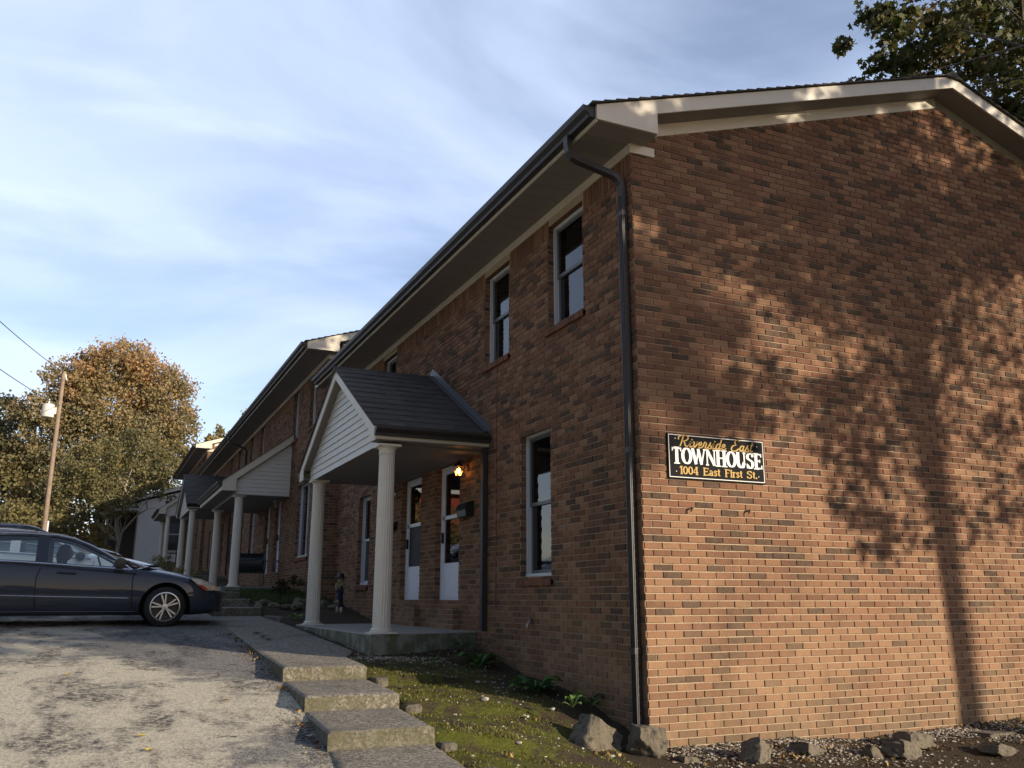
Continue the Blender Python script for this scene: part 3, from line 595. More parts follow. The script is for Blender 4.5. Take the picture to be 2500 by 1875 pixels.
def gable_porch(par, yc=6.1, zs=.64, zt=3.02, half=2.38, F=-1.6, slab_bot=-.1, slope=.55):
    zp = zt+1.53; ze = zp-slope*half; sx = -1.46
    # roof
    b = MB(); uv_rows = []
    n = 11
    for sgn in (-1, 1):
        for k in range(n):
            a = half+.03-(half+.03)*k/n; c = half+.03-(half+.03)*(k+1)/n
            za, zc_ = zp-slope*a, zp-slope*c; y1, y2 = yc+sgn*a, yc+sgn*c
            b.add([(F-.03, y1, za-.01), (F-.03, y2, zc_-.01), (-.002, y2, zc_-.01), (-.002, y1, za-.01), (F-.03, y1, za+.016), (F-.03, y2, zc_+.003), (-.002, y2, zc_+.003), (-.002, y1, za+.016)],
                  [(0, 3, 2, 1), (4, 5, 6, 7), (0, 1, 5, 4), (1, 2, 6, 5), (2, 3, 7, 6), (3, 0, 4, 7)])
    b.prism([(F-.035, yc-.13, zp-.13*slope), (F-.035, yc, zp+.03), (F-.035, yc+.13, zp-.13*slope)], (-F+.03, 0, 0))
    o = b.build("porch_roof", M_SHING, par); uvl = o.data.uv_layers.new(name="UV")
    for p in o.data.polygons:
        for li in p.loop_indices:
            v = o.data.vertices[o.data.loops[li].vertex_index].co; uvl.data[li].uv = (v.x, abs(v.y-yc)*1.14)
    # step flashing standing against the wall
    b = MB()
    for sgn in (-1, 1): b.prism([(-.012, yc+sgn*(half+.02), ze+.0), (-.012, yc, zp+.0), (-.012, yc, zp+.16), (-.012, yc+sgn*(half+.02), ze+.12)], (.010, 0, 0)); b.prism([(-.10, yc+sgn*(half+.02), ze+.022), (-.10, yc, zp+.036), (-.10, yc, zp+.040), (-.10, yc+sgn*(half+.02), ze+.026)], (.09, 0, 0))
    b.build("flashing", M_LEAD, o)
    # rake fascia boards
    b = MB(); d = .165
    for sgn in (-1, 1):
        b.prism([(F, yc, zp-.012), (F, yc+sgn*half, ze-.012), (F, yc+sgn*half, ze-.012-d-.02), (F, yc+sgn*(half-.28), ze-.012-d-.02), (F, yc+sgn*(half-.28), ze+.28*slope-.012-d), (F, yc, zp-.012-d)], (.02, 0, 0))
        y1, y2 = sorted((yc+sgn*half, yc+sgn*(half-.02))); b.box((F+.02, y1, ze-.18), (0, y2, ze-.02))
    b.build("porch_fascia", M_FASC, o)
    # soffits: under the rakes and the eaves, and the porch ceiling
    b = MB(); zc_ = ze-.19
    for sgn in (-1, 1):
        y1, y2 = sorted((yc+sgn*(half-.02), yc+sgn*(half-.285))); b.box((F+.02, y1, zc_), (0, y2, zc_+.01))
        b.prism([(F+.02, yc, zp-.17), (F+.02, yc+sgn*(half-.25), ze+.25*slope-.17), (F+.02, yc+sgn*(half-.25), ze+.25*slope-.16), (F+.02, yc, zp-.16)], (sx-F, 0, 0))
        y1, y2 = sorted((yc+sgn*(half-.285), yc+sgn*(half-.275))); b.box((sx, y1, zt+.012), (0, y2, zc_+.005))
    b.build("porch_soffit", M_SOFF, o)
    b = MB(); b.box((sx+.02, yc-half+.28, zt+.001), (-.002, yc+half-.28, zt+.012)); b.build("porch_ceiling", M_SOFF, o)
    hh = half-.27; siding_tri([(yc-hh, zt), (yc+hh, zt), (yc+hh, ze+.27*slope-.16), (yc, zp-.16), (yc-hh, ze+.27*slope-.16)], lambda s, z, o_: (sx-o_, s, z), M_SIDING, o)
    for sgn in (-1, 1):
        # gutters along the two eaves (run along x)
        T = Matrix.Translation((0, yc+sgn*half, 0)) @ Matrix(((0, 1, 0, 0), (-sgn if False else 0, 0, 0, 0), (0, 0, 1, 0), (0, 0, 0, 1)))
        T = Matrix(((0, 1, 0, 0), (-sgn*1.0, 0, 0, yc+sgn*half), (0, 0, 1, 0), (0, 0, 0, 1)))
        gutter(par, F-.01, -.03, 0, ze-.155, .10, .115, "porch_gutter", T)
        b = MB(); yy = yc+sgn*(half-.02)
        b.box((-.085, min(yy, yy-sgn*.09), zs+.02 if sgn < 0 else zs+.02), (-.022, max(yy, yy-sgn*.09), ze-.20)); b.tube([(-.055, yy-sgn*.045, ze-.21), (-.055, yy-sgn*.03, ze-.13)], .03, 6); b.build("porch_downspout", M_GUT, par)
    column(par, -1.36, yc-2.15, zs, zt); column(par, -1.36, yc+1.85, zs, zt)
    s = MB(); n = 14
    pts = [(-1.55, yc-2.34), (-.0, yc-1.98), (-.0, yc+2.25), (-1.55, yc+2.25)]
    s.prism([(p[0], p[1], slab_bot) for p in pts], (0, 0, zs-slab_bot)); s.build("porch_slab", M_SLAB, par, bevel=.012)
def shed_porch(par, y0=3.75, y1=9.0, zs=.60, zt=2.86, F=-1.7, top=4.50, slab_bot=-.3, ze=3.20):
    """lean-to porch roof sloping down away from the wall"""
    X = lambda t: F*t
    b = MB(); n = 10; sl = (top-ze)/(-F)
    for k in range(n):
        xa, xb = F-.06+(-F+.06)*k/n, F-.06+(-F+.06)*(k+1)/n; za, zb = top+sl*xa, top+sl*xb
        b.add([(xa, y0-.03, za-.01), (xb, y0-.03, zb-.01), (xb, y1, zb-.01), (xa, y1, za-.01), (xa, y0-.03, za+.016), (xb, y0-.03, zb+.003), (xb, y1, zb+.003), (xa, y1, za+.016)],
              [(0, 3, 2, 1), (4, 5, 6, 7), (0, 1, 5, 4), (1, 2, 6, 5), (2, 3, 7, 6), (3, 0, 4, 7)])
    o = b.build("porch_roof", M_SHING, par); uvl = o.data.uv_layers.new(name="UV")
    for p in o.data.polygons:
        for li in p.loop_indices:
            v = o.data.vertices[o.data.loops[li].vertex_index].co; uvl.data[li].uv = (v.y, v.x*1.2)
    d = .20; b = MB()
    for yy in (y0, y1-.02):
        b.prism([(0, yy, top-.012), (F, yy, ze-.012), (F, yy, ze-.012-d-.04), (F+.34, yy, ze-.012-d-.04), (F+.34, yy, ze+.34*sl-.012-d), (0, yy, top-.012-d)], (0, .02, 0))
    b.box((F, y0+.02, ze-.24), (F+.02, y1-.02, ze-.02)); b.build("porch_fascia", M_FASC, o)
    gutter(par, y0-.01, y1, F, ze-.16, .11, .125, "porch_gutter")
    hx = F+.34
    b = MB(); b.box((F+.02, y0+.02, ze-.25), (hx, y1-.02, ze-.24)); b.box((hx, y0+.05, zt+.001), (0, y1-.05, zt+.012)); b.box((hx, y0+.05, zt+.013), (hx+.01, y1-.05, ze-.24))
    b.prism([(hx, y0+.02, ze+.34*sl-.2), (0, y0+.02, top-.2), (0, y0+.02, top-.19), (hx, y0+.02, ze+.34*sl-.19)], (0, .12, 0)); b.build("porch_soffit", M_SOFF, o)
    siding_tri([(hx, zt), (-.002, zt), (-.002, top-.2), (hx, ze+.34*sl-.2)], lambda s, z, o_: (s, y0+.14-o_, z), M_SIDING, o)
    column(par, hx+.13, y0+.27, zs, zt); column(par, hx+.13, y1-.6, zs, zt)
    MB().box((F+.15, y0+.02, slab_bot), (0, y1-.05, zs)).build("porch_slab", M_SLAB, par, bevel=.012)

def gable_wall(b, L_, zlo):
    rid = WID/2
    # stop the facade edge; pentagon ends
    for yy in (0, L_):
        b.quad((0, yy, zlo), (WID, yy, zlo), (WID, yy, rz_under(.0)), (rid, yy, rz_under(rid)), (0, yy, rz_under(0)))
    b.quad((WID, 0, zlo), (WID, L_, zlo), (WID, L_, 5.9), (WID, 0, 5.9)); return b
def brick_courses(rects, holes, plane, zlo, top_fn, u_hi, soldier=None):
    """individual bricks standing 7 mm proud of the mortar; plane(u, out, z) -> 3D"""
    H, W, g = .0677, .203, .0053; r_ = random.Random(11)
    for n in range(int(zlo/H)-1, 112):
        z0, z1 = (n-.5)*H+g, (n+.5)*H-g; zc_ = n*H
        if z1 < zlo or (soldier and zc_ > soldier[0]): continue
        a, c = top_fn(z1)
        if c-a < .03: continue
        u = -W + (.5*W if (n % 2 == 0) == (u_hi[1]) else 0)
        while u < c:
            ivs = [(max(u+g, a), min(u+W-g, c))]
            for (h0, h1, hz0, hz1) in holes:
                if hz0 < zc_ < hz1: ivs = [q for (p0, p1) in ivs for q in ((p0, min(p1, h0)), (max(p0, h1), p1)) if q[1]-q[0] > .015] if not all(p1 <= h0 or p0 >= h1 for p0, p1 in ivs) else ivs
            t = r_.random()
            for p0, p1 in ivs:
                if p1-p0 > .015: rects.append((p0, p1, z0, z1, t, plane))
            u += W
    if soldier:
        u = g
        while u < u_hi[0]:
            if not any(h0 < u+.03 < h1 and hz1 > soldier[0]+.1 for (h0, h1, hz0, hz1) in holes): rects.append((u, u+H-2*g, soldier[0]+g, soldier[1], r_.random()*.5+.1, plane))
            u += H
def relief_wall(name, base, rects, par, plain_ends=False):
    """mortar sheet + bricks as one mesh, two materials"""
    v = list(base.v); f = list(base.f); nb = len(f); tint = [0.5]*nb; r_ = random.Random(5)
    for (u0, u1, z0, z1, t, P) in rects:
        o = len(v); d = .0100+r_.uniform(-.0020, .0020); j = lambda: r_.uniform(-.0013, .0013); e = .0022
        ja, jb, jc, jd = j(), j(), j(), j()
        for (uu, zz) in ((u0+ja, z0+jb), (u1+jc, z0+jb), (u1+jc, z1+jd), (u0+ja, z1+jd)): v.append(P(uu, -.001, zz))
        for (uu, zz) in ((u0+ja, z0+jb), (u1+jc, z0+jb), (u1+jc, z1+jd), (u0+ja, z1+jd)): v.append(P(uu, d-.002, zz))
        for (uu, zz) in ((u0+ja+e, z0+jb+e), (u1+jc-e, z0+jb+e), (u1+jc-e, z1+jd-e), (u0+ja+e, z1+jd-e)): v.append(P(uu, d+j()*.5, zz))
        for k in range(4): f.append((o+k, o+(k+1) % 4, o+4+(k+1) % 4, o+4+k)); f.append((o+4+k, o+4+(k+1) % 4, o+8+(k+1) % 4, o+8+k))
        f.append((o+8, o+9, o+10, o+11)); tint += [t]*9
    me = bpy.data.meshes.new(name); me.from_pydata(v, [], f)
    at = me.attributes.new("tint", 'FLOAT', 'FACE'); at.data.foreach_set("value", tint)
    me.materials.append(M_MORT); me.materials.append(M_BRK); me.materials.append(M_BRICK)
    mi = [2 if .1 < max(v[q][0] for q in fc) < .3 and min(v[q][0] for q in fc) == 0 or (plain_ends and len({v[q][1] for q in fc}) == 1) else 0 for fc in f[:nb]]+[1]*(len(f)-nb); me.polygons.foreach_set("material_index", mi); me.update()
    bm = bmesh.new(); bm.from_mesh(me); bmesh.ops.recalc_face_normals(bm, faces=bm.faces); bm.to_mesh(me); bm.free()
    o = bpy.data.objects.new(name, me); C.objects.link(o); o.parent = par; return o
def house_wall(par, holes, L_, zlo, gable=True, soldier=True):
    base = facade(holes, L_, zlo); gable_wall(base, L_, zlo); rects = []
    brick_courses(rects, holes, lambda u, o, z: (-o, u, z), zlo, lambda z: (-.003, L_), (L_, False), (5.38, 5.61) if soldier else None)
    if gable:
        def top(z):
            lim = rz_under(0)-.10
            if z < lim: return (-.003, WID)
            x = .147+(z-5.955+.10)/SLOPE; return (x, WID-x)
        brick_courses(rects, [], lambda u, o, z: (u, -o, z), zlo, top, (WID, True))
    return relief_wall("brick_wall", base, rects, par, not gable)
G1 = "brick townhouse blocks in a row"
# ---- block 1
b1 = empty("townhouse", (0, 0, 0), "nearest brick townhouse block, with the lit gable end wall on the right of the photo", "townhouse", G1)
wins = [(1.90, 2.73, 1.32, 3.04), (9.55, 10.38, 1.32, 3.04), (1.05, 1.93, 4.23, 5.53), (3.08, 3.92, 4.23, 5.53), (8.15, 9.0, 4.23, 5.53), (10.3, 11.15, 4.23, 5.53)]
doors = [(4.80, 5.81, 1.03, 3.03), (6.52, 7.55, 1.03, 3.03)]
house_wall(b1, wins+doors, 12.2, -.55)
roof(b1, 12.2)
gutter(b1, -.27, 12.35)
downspout(b1, .115, -.20, .20, bands=(.57, 2.45, 4.93))
window(b1, *wins[0], label="lower window nearest the corner downspout, with a blind", blind=True)
window(b1, *wins[1], label="white framed lower window behind the porch", white=True)
window(b1, *wins[2], label="upper window nearest the corner downspout"); window(b1, *wins[3], label="upper window second from the corner downspout")
window(b1, *wins[4], label="upper window just above the porch roof"); window(b1, *wins[5], label="upper window past the porch roof", white=True)
door(b1, *doors[0], lab="white storm door beside the mailbox and the lit lantern"); door(b1, *doors[1], lab="white storm door with a dark screen behind the front column", scr=True)
gable_porch(b1)
# brick plinth step below the doors and the block-work under the near door
MB().box((-.10, 4.76, .55), (0, 5.75, .94)).build("brick_doorstep", M_BRICK, b1); MB().box((-.10, 6.47, .55), (0, 7.5, .94)).build("brick_doorstep", M_BRICK, b1)
MB().tube([(-.012, 3.46, 4.30), (-.012, 3.46, .95)], .006, 6).build("wall_cable", mat("cable", (.09, .025, .02), .6), b1)
b = MB(); b.tube([(0, 2.39, .80), (-.05, 2.39, .80)], .022, 10); b.tube([(-.05, 2.39, .80), (-.075, 2.39, .78), (-.085, 2.39, .74)], .016, 8); b.tube([(-.05, 2.39, .80), (-.05, 2.39, .84)], .008, 6); b.lathe([(.025, .84), (.028, .846), (.025, .852)], (-.05, 2.39, 0), 12); b.build("water_tap", mat("tap_metal", (.25, .25, .24), .35, .8), b1)
# ---- block 2 (two units long)
b2 = empty("townhouse", (-.35, 12.2, .74), "second brick townhouse block, with a lean-to porch and a gabled porch, behind the nearest block", "townhouse", G1)
wins = [(1.30, 2.75, 1.28, 3.02), (9.5, 10.4, 1.32, 3.02), (1.15, 1.86, 4.33, 5.6), (3.25, 3.95, 4.33, 5.6), (8.6, 9.3, 4.33, 5.6), (10.7, 11.4, 4.33, 5.6),
        (14.2, 15.2, 1.5, 3.2), (21.5, 22.4, 1.5, 3.2), (13.6, 14.3, 4.33, 5.6), (15.8, 16.5, 4.33, 5.6), (21, 21.7, 4.33, 5.6)]
doors = [(4.9, 5.75, 1.0, 3.0), (6.6, 7.45, 1.0, 3.0), (17, 17.85, 1.3, 3.2), (19, 19.85, 1.3, 3.2)]
house_wall(b2, wins+doors, 24.3, -.8, gable=False)
roof(b2, 24.3); gutter(b2, -.27, 24.45); downspout(b2, 12.1, .1, 12.1)
for i, w_ in enumerate(wins): window(b2, *w_, kind='slide' if i == 0 else 'hung', white=i in (0, 1))
for d_ in doors: door(b2, *d_)
shed_porch(b2)
gable_porch(b2, yc=17.6, zs=1.12, zt=3.5, F=-1.6, slab_bot=.2)
b3 = empty("townhouse", (-.50, 36.6, 2.2), "farthest brick townhouse block, its raised roof end catching the sun", "townhouse", G1)
wins = [(1.9, 2.6, 1.3, 3.0), (9.5, 10.3, 1.3, 3.0), (1.05, 1.8, 4.3, 5.55), (3.1, 3.8, 4.3, 5.55), (8.1, 8.8, 4.3, 5.55)]; doors = [(4.9, 5.75, 1.0, 3.0), (6.6, 7.45, 1.0, 3.0)]
gable_wall(facade(wins+doors, 12.2, -1.5), 12.2, -1.5).build("brick_wall", M_BRICK, b3)
roof(b3, 12.2); gutter(b3, -.27, 12.35); downspout(b3, 12.0, 0, 12.1)
for w_ in wins: window(b3, *w_)
for d_ in doors: door(b3, *d_)
shed_porch(b3, slab_bot=-1.2, y0=3.9, y1=8.8)

# ================================================================== SIGN, LANTERN, MAILBOX, HOOKS
S0 = empty("sign", (.294, -.03, 2.207), "black and gold name sign with white lettering on the gable wall", "sign")
M_SB = mat("sign_black", (0.012, 0.013, 0.014), .75, spec=.08); M_SW = mat("sign_white", (.74, .74, .72), .6, spec=.1); M_SG = mat("sign_gold", (.46, .31, .11), .6, spec=.1)
SW, SH = 1.185, .447
MB().box((0, 0, 0), (SW, .025, SH)).build("board", M_SB, S0)
b = MB(); e = .011; t = .007
b.box((e, -.0022, e), (SW-e, .001, e+t)); b.box((e, -.0022, SH-e-t), (SW-e, .001, SH-e)); b.box((e, -.002, e+t), (e+t, .001, SH-e-t)); b.box((SW-e-t, -.002, e+t), (SW-e, .001, SH-e-t)); b.build("border_line", M_SW, S0)
b = MB()
for (sx_, sz_) in ((.09, .395), (SW-.09, .38), (.09, .07), (SW-.09, .07)): b.lathe([(.006, -.004), (.005, -.006)], (sx_, 0, sz_), 8, 'y')
b.build("screw", M_SW, S0)
# --- lettering as stroke paths; units: x advance, z height 0..1 (cap), each glyph = (width, [polylines])
def arc(cx, cy, rx, ry, a0, a1, n=14): return [(cx+rx*math.cos(R(a0+(a1-a0)*i/n)), cy+ry*math.sin(R(a0+(a1-a0)*i/n))) for i in range(n+1)]
def ribbon(b, pts, w_fn, y=-.004, th=.003):
    n = len(pts); P = [Vector((p[0], p[1])) for p in pts]; l_, r_ = [], []
    for i in range(n):
        d = (P[min(i+1, n-1)]-P[max(i-1, 0)])
        d = d.normalized() if d.length > 0 else Vector((1, 0)); nn = Vector((-d.y, d.x)); wd = w_fn(d)/2
        l_.append(P[i]+nn*wd); r_.append(P[i]-nn*wd)
    o = len(b.v)
    for q in l_: b.v.append((q.x, y, q.y))
    for q in r_: b.v.append((q.x, y, q.y))
    for q in l_: b.v.append((q.x, 0, q.y))
    for q in r_: b.v.append((q.x, 0, q.y))
    for i in range(n-1):
        b.f += [(o+i, o+i+1, o+n+i+1, o+n+i), (o+i, o+i+1, o+2*n+i+1, o+2*n+i), (o+n+i, o+n+i+1, o+3*n+i+1, o+3*n+i)]
def catmull(p, k=6):
    out = []; q = [p[0]]+list(p)+[p[-1]]
    for i in range(1, len(q)-2):
        a, c, d, e_ = [Vector(x) for x in q[i-1:i+3]]
        for j in range(k):
            t_ = j/k; v = .5*((2*c)+(-a+d)*t_+(2*a-5*c+4*d-e_)*t_*t_+(-a+3*c-3*d+e_)*t_**3); out.append((v.x, v.y))
    out.append(tuple(p[-1])); return out
# serif display letters: thick verticals, thin horizontals, flared feet
def serif(b, text, x0, z0, width, cap, thick, thin, y=-.004):
    fl = .10
    def V(x, a=0, c=1, f=True):
        pts = [(x, a), (x, a+(c-a)*.12), (x, a+(c-a)*.5), (x, a+(c-a)*.88), (x, c)]
        return ('v', pts, f)
    G = {
     'T': (.92, [V(.46), ('h', [(.04, .93), (.88, .93)]), ('h', [(.06, .99), (.06, .76)]), ('h', [(.86, .99), (.86, .76)])]),
     'O': (1.0, [('o', arc(.5, .5, .385, .47, 90, 450, 28))]),
     'W': (1.35, [('d', [(.08, 1), (.38, .02)]), ('t', [(.38, .02), (.66, 1)]), ('d', [(.62, 1), (.92, .02)]), ('t', [(.92, .02), (1.24, 1)]), ('h', [(-.02, .975), (.22, .975)]), ('h', [(1.12, .975), (1.34, .975)])]),
     'N': (1.02, [('t', [(.14, 0), (.14, 1)]), ('d', [(.16, .98), (.84, .04)]), ('t', [(.86, 0), (.86, 1)]), ('h', [(0, .03), (.28, .03)]), ('h', [(.72, .97), (1.0, .97)]), ('h', [(0, .97), (.2, .97)])]),
     'H': (1.04, [V(.20), V(.82), ('h', [(.2, .52), (.82, .52)])]),
     'U': (1.02, [('v', [(.18, 1), (.18, .6), (.18, .34)]+arc(.5, .33, .32, .29, 180, 300, 9)+[(.80, .34)], False), ('t', [(.82, .2), (.82, 1)]), ('h', [(.02, .97), (.34, .97)]), ('h', [(.68, .97), (.98, .97)])]),
     'S': (.80, [('o', catmull([(.70, .78), (.58, .93), (.38, .96), (.17, .84), (.16, .66), (.38, .54), (.58, .44), (.66, .26), (.54, .08), (.32, .035), (.10, .20)], 5)), ('h', [(.715, .99), (.715, .74)]), ('h', [(.08, .30), (.08, .0)])]),
     'E': (.84, [V(.22), ('h', [(.2, .95), (.74, .95)]), ('h', [(.2, .52), (.60, .52)]), ('h', [(.2, .045), (.78, .045)]), ('h', [(.74, .99), (.74, .78)]), ('h', [(.79, .24), (.79, .0)]), ('h', [(.6, .62), (.6, .42)])]),
     '1': (.46, [V(.28), ('h', [(.05, .80), (.28, .95)])]),
     '0': (.66, [('o', arc(.33, .5, .235, .465, 90, 450, 26))]),
     '4': (.70, [V(.48), ('h', [(.04, .27), (.66, .27)]), ('t', [(.06, .27), (.44, .98)])]),
     'a': (.60, [('v', [(.42, .0), (.42, .5)], False), ('o', arc(.24, .20, .16, .17, 30, 330, 14)), ('h', catmull([(.08, .56), (.24, .68), (.40, .60), (.42, .46)], 4)), ('h', [(.40, .04), (.56, .03)])]),
     's': (.50, [('o', catmull([(.42, .54), (.26, .68), (.10, .54), (.24, .38), (.40, .20), (.24, .02), (.06, .14)], 4))]),
     't': (.42, [('v', [(.20, .92), (.20, .3), (.22, .08)], False), ('h', [(.02, .66), (.38, .66)]), ('h', [(.20, .06), (.38, .06)])]),
     'F': (.76, [V(.20), ('h', [(.2, .95), (.70, .95)]), ('h', [(.2, .52), (.56, .52)]), ('h', [(.70, .99), (.70, .78)])]),
     'i': (.32, [('v', [(.16, 0), (.16, .68)], True), ('dot', (.16, .88))]),
     'r': (.46, [('v', [(.14, 0), (.14, .68)], True), ('h', catmull([(.16, .44), (.28, .64), (.42, .62)], 4))]),
     '.': (.28, [('dot', (.13, .08))]), ' ': (.55, [])}
    tot = sum(G[c][0] for c in text); sc = width/tot; x = x0
    for ch in text:
        wd, st = G[ch]
        for s in st:
            if s[0] == 'dot':
                c_ = s[1]; b.lathe([(thick*.58, y), (thick*.58, 0)], (x+c_[0]*sc, 0, z0+c_[1]*cap), 12, 'y'); continue
            pts = [(x+p[0]*sc, z0+p[1]*cap) for p in s[1]]
            yy = y-.0003*random.random()
            if s[0] == 'v':
                ribbon(b, pts, lambda d: thick*abs(d.y)+thin*abs(d.x), yy)
                if len(s) > 2 and s[2]:
                    for q in (pts[0], pts[-1]): ribbon(b, [(q[0]-thick*.95, q[1]), (q[0]+thick*.95, q[1])], lambda d: thin*.8, yy-.0004)
            elif s[0] == 'o': ribbon(b, pts, lambda d: thick*abs(d.y)**1.5+thin*(1-abs(d.y)**1.5), yy)
            elif s[0] == 'd': ribbon(b, pts, lambda d: thick*.92, yy)
            elif s[0] == 't': ribbon(b, pts, lambda d: thin*1.15, yy)
            else: ribbon(b, pts, lambda d: thin, yy)
        x += wd*sc
b = MB(); serif(b, "TOWNHOUSE", .045, .150, 1.105, .158, .036, .013); b.build("lettering", M_SW, S0)["label"] = "TOWNHOUSE in white serif capitals"
b = MB(); serif(b, "1004 East First St.", .125, .048, .955, .074, .0165, .0085); b.build("lettering", M_SG, S0)["label"] = "1004 East First St. in gold"
# script: "Riverside East"
SC = {
 'R': (1.05, [[(.42, .98), (.36, .6), (.24, .02)], [(.02, .62), (-.02, .80), (.16, .98), (.50, 1.06), (.82, .98), (.88, .76), (.68, .56), (.40, .50), (.58, .42), (.74, .08), (.96, .10)]]),
 'i': (.36, [[(.0, .10), (.14, .52), (.08, .12), (.18, .02), (.36, .12)]]),
 'v': (.50, [[(.0, .40), (.10, .52), (.12, .10), (.20, .03), (.40, .34), (.42, .52), (.38, .44), (.52, .42)]]),
 'e': (.46, [[(.0, .14), (.26, .30), (.30, .46), (.18, .53), (.06, .32), (.10, .06), (.26, .02), (.46, .16)]]),
 'r': (.46, [[(.0, .12), (.14, .56), (.26, .50), (.32, .46), (.24, .10), (.34, .02), (.48, .12)]]),
 's': (.42, [[(.02, .06), (.14, .34), (.26, .62)], [(.20, .52), (.20, .40), (.34, .22), (.30, .04), (.14, .0), (.04, .08)], [(.30, .05), (.44, .14)]]),
 'd': (.56, [[(.38, .46), (.22, .53), (.06, .34), (.06, .08), (.18, .02), (.36, .22)], [(.50, 1.02), (.40, .50), (.36, .12), (.42, .02), (.58, .12)]]),
 'a': (.54, [[(.36, .46), (.22, .53), (.06, .34), (.06, .08), (.18, .02), (.34, .22)], [(.42, .54), (.36, .30), (.34, .10), (.42, .02), (.56, .12)]]),
 't': (.40, [[(.30, .92), (.18, .46), (.12, .12), (.20, .02), (.38, .14)], [(.06, .62), (.40, .66)]]),
 'E': (.82, [[(.72, .90), (.62, 1.04), (.38, .98), (.30, .76), (.46, .60), (.60, .62), (.40, .56), (.10, .42), (.02, .14), (.20, -.02), (.52, .04), (.74, .24)]]), ' ': (.50, [])}
txt = "Riverside East"; tot = sum(SC[c][0] for c in txt); sc = .925/tot; x = .115; cap = .108; z0 = .318; b = MB()
for ch in txt:
    wd, st = SC[ch]
    for s in st:
        pts = catmull([(x+p[0]*sc+p[1]*cap*.20, z0+p[1]*cap*1.02) for p in s], 6); ribbon(b, pts, lambda d: .0085+.0075*abs(d.y), -.004-.0003*random.random())
    if ch == 'i': b.lathe([(.0085, -.0042), (.0085, 0)], (x+.22*sc+.015, 0, z0+.72*cap), 10, 'y')
    x += wd*sc
b.build("lettering", M_SG, S0)["label"] = "Riverside East in gold script"
# hooks
for i, (hx, hz, lb) in enumerate(((.528, 1.916, "small rusty iron hook in the gable wall below the sign, the one nearer the downspout"), (1.225, 1.922, "small rusty iron hook in the gable wall below the sign, the one farther right"))):
    b = MB(); b.tube([(hx, 0, hz), (hx, -.045, hz+.004), (hx-.004, -.062, hz-.012), (hx-.010, -.05, hz-.028)], .008, 7); b.lathe([(.016, 0), (.016, -.006)], (hx, 0, hz), 10, 'y')
    b.lathe([(.011, -.052), (.012, -.062), (.006, -.068)], (hx+.006, 0, hz+.006), 8, 'y')
    tag(b.build("wall_hook", mat("rust_iron", (.05, .03, .025), .6), smooth='auto'), lb, "hook", "hooks in the gable wall")
def lantern(loc, label, lit=True, white=False):
    e_ = empty("wall_lantern", loc, label, "lantern", "porch lanterns"); m = M_WFR if white else M_BLACK
    b = MB(); b.lathe([(.05, .16), (.05, .145)], (0, 0, .05), 14, 'x'); b.tube([(.16, 0, .05), (.10, 0, .12), (.04, 0, .14), (0, 0, .11)], .009, 7); b.build("bracket", m, e_, smooth='auto')
    b = MB(); b.lathe([(.085, .055), (.088, .062), (.045, .10), (.03, .115), (.012, .13), (.006, .16)], (0, 0, 0), 6)
    b.lathe([(.038, -.085), (.045, -.075), (.042, -.07)], (0, 0, 0), 6); b.lathe([(.01, -.11), (.018, -.10), (.01, -.085)], (0, 0, 0), 8)
    for k in range(6):
        t_ = math.pi*2*k/6; b.tube([(.041*math.cos(t_), .041*math.sin(t_), -.072), (.080*math.cos(t_), .080*math.sin(t_), .056)], .004, 4)
    b.build("cage", m, e_)
    g = MB(); g.lathe([(.037, -.07), (.074, .055)], (0, 0, 0), 6); g.build("lamp_glass", M_LGLASS, e_)
    g = MB(); g.lathe([(.008, -.05), (.022, -.03), (.030, .0), (.022, .028), (.008, .04)], (0, 0, 0), 12); g.build("bulb", M_LIT if lit else M_WFR, e_, smooth=True)
M_LGLASS = glass_mat("lamp_glass", (1.0, .86, .66))
M_LIT = bpy.data.materials.new("lit_bulb"); M_LIT.use_nodes = True; q = M_LIT.node_tree.nodes["Principled BSDF"]; q.inputs["Emission Color"].default_value = (1, .42, .10, 1); q.inputs["Emission Strength"].default_value = 14; q.inputs["Base Color"].default_value = (1, .6, .3, 1)
lantern((-.16, 4.46, 2.82), "lit black wall lantern glowing orange beside the nearest door"); lantern((-.16, 7.95, 2.82), "unlit black wall lantern behind the front porch column", False)
lantern((-.51, 17.05, 3.52), "small white wall lantern beside the doors under the lean-to porch", False, True)
def mailbox(y, z, label, x=0, s=1):
    e_ = empty("mailbox", (x, y, z), label, "mailbox"); b = MB()
    b.prism([(-.002, -.17*s, 0), (-.12*s, -.17*s, 0), (-.13*s, -.17*s, .10*s), (-.10*s, -.17*s, .17*s), (-.002, -.17*s, .21*s)], (0, .34*s, 0)); b.build("box_body", M_BLACK, e_, bevel=.006)
    MB().prism([(-.14*s, -.185*s, .10*s), (-.145*s, -.185*s, .105*s), (-.11*s, -.185*s, .182*s), (-.002, -.185*s, .225*s), (-.002, -.185*s, .215*s), (-.105*s, -.185*s, .172*s)], (0, .37*s, 0)).build("lid", M_BLACK, e_)
    b = MB()
    for yy in (-.09*s, .09*s): b.tube([(-.03, yy, 0), (-.05, yy, -.045), (-.09, yy, -.05), (-.10, yy, -.02)], .006, 6)
    b.build("paper_hook", M_BLACK, e_)
mailbox(4.43, 2.17, "black metal mailbox on the brick wall below the lit lantern")
mailbox(7.88, 2.22, "black mailbox on the brick behind the front porch column", s=.7)
for y_, z_, lb in ((4.62, 1.58, "small grey doorbell plate on the brick between the nearest door and the mailbox"), (7.75, 1.60, "small grey doorbell plate left of the screened door")):
    tag(MB().box((-.016, y_-.025, z_-.04), (0, y_+.025, z_+.04)).build("doorbell", M_SASH, bevel=.003), lb, "doorbell")

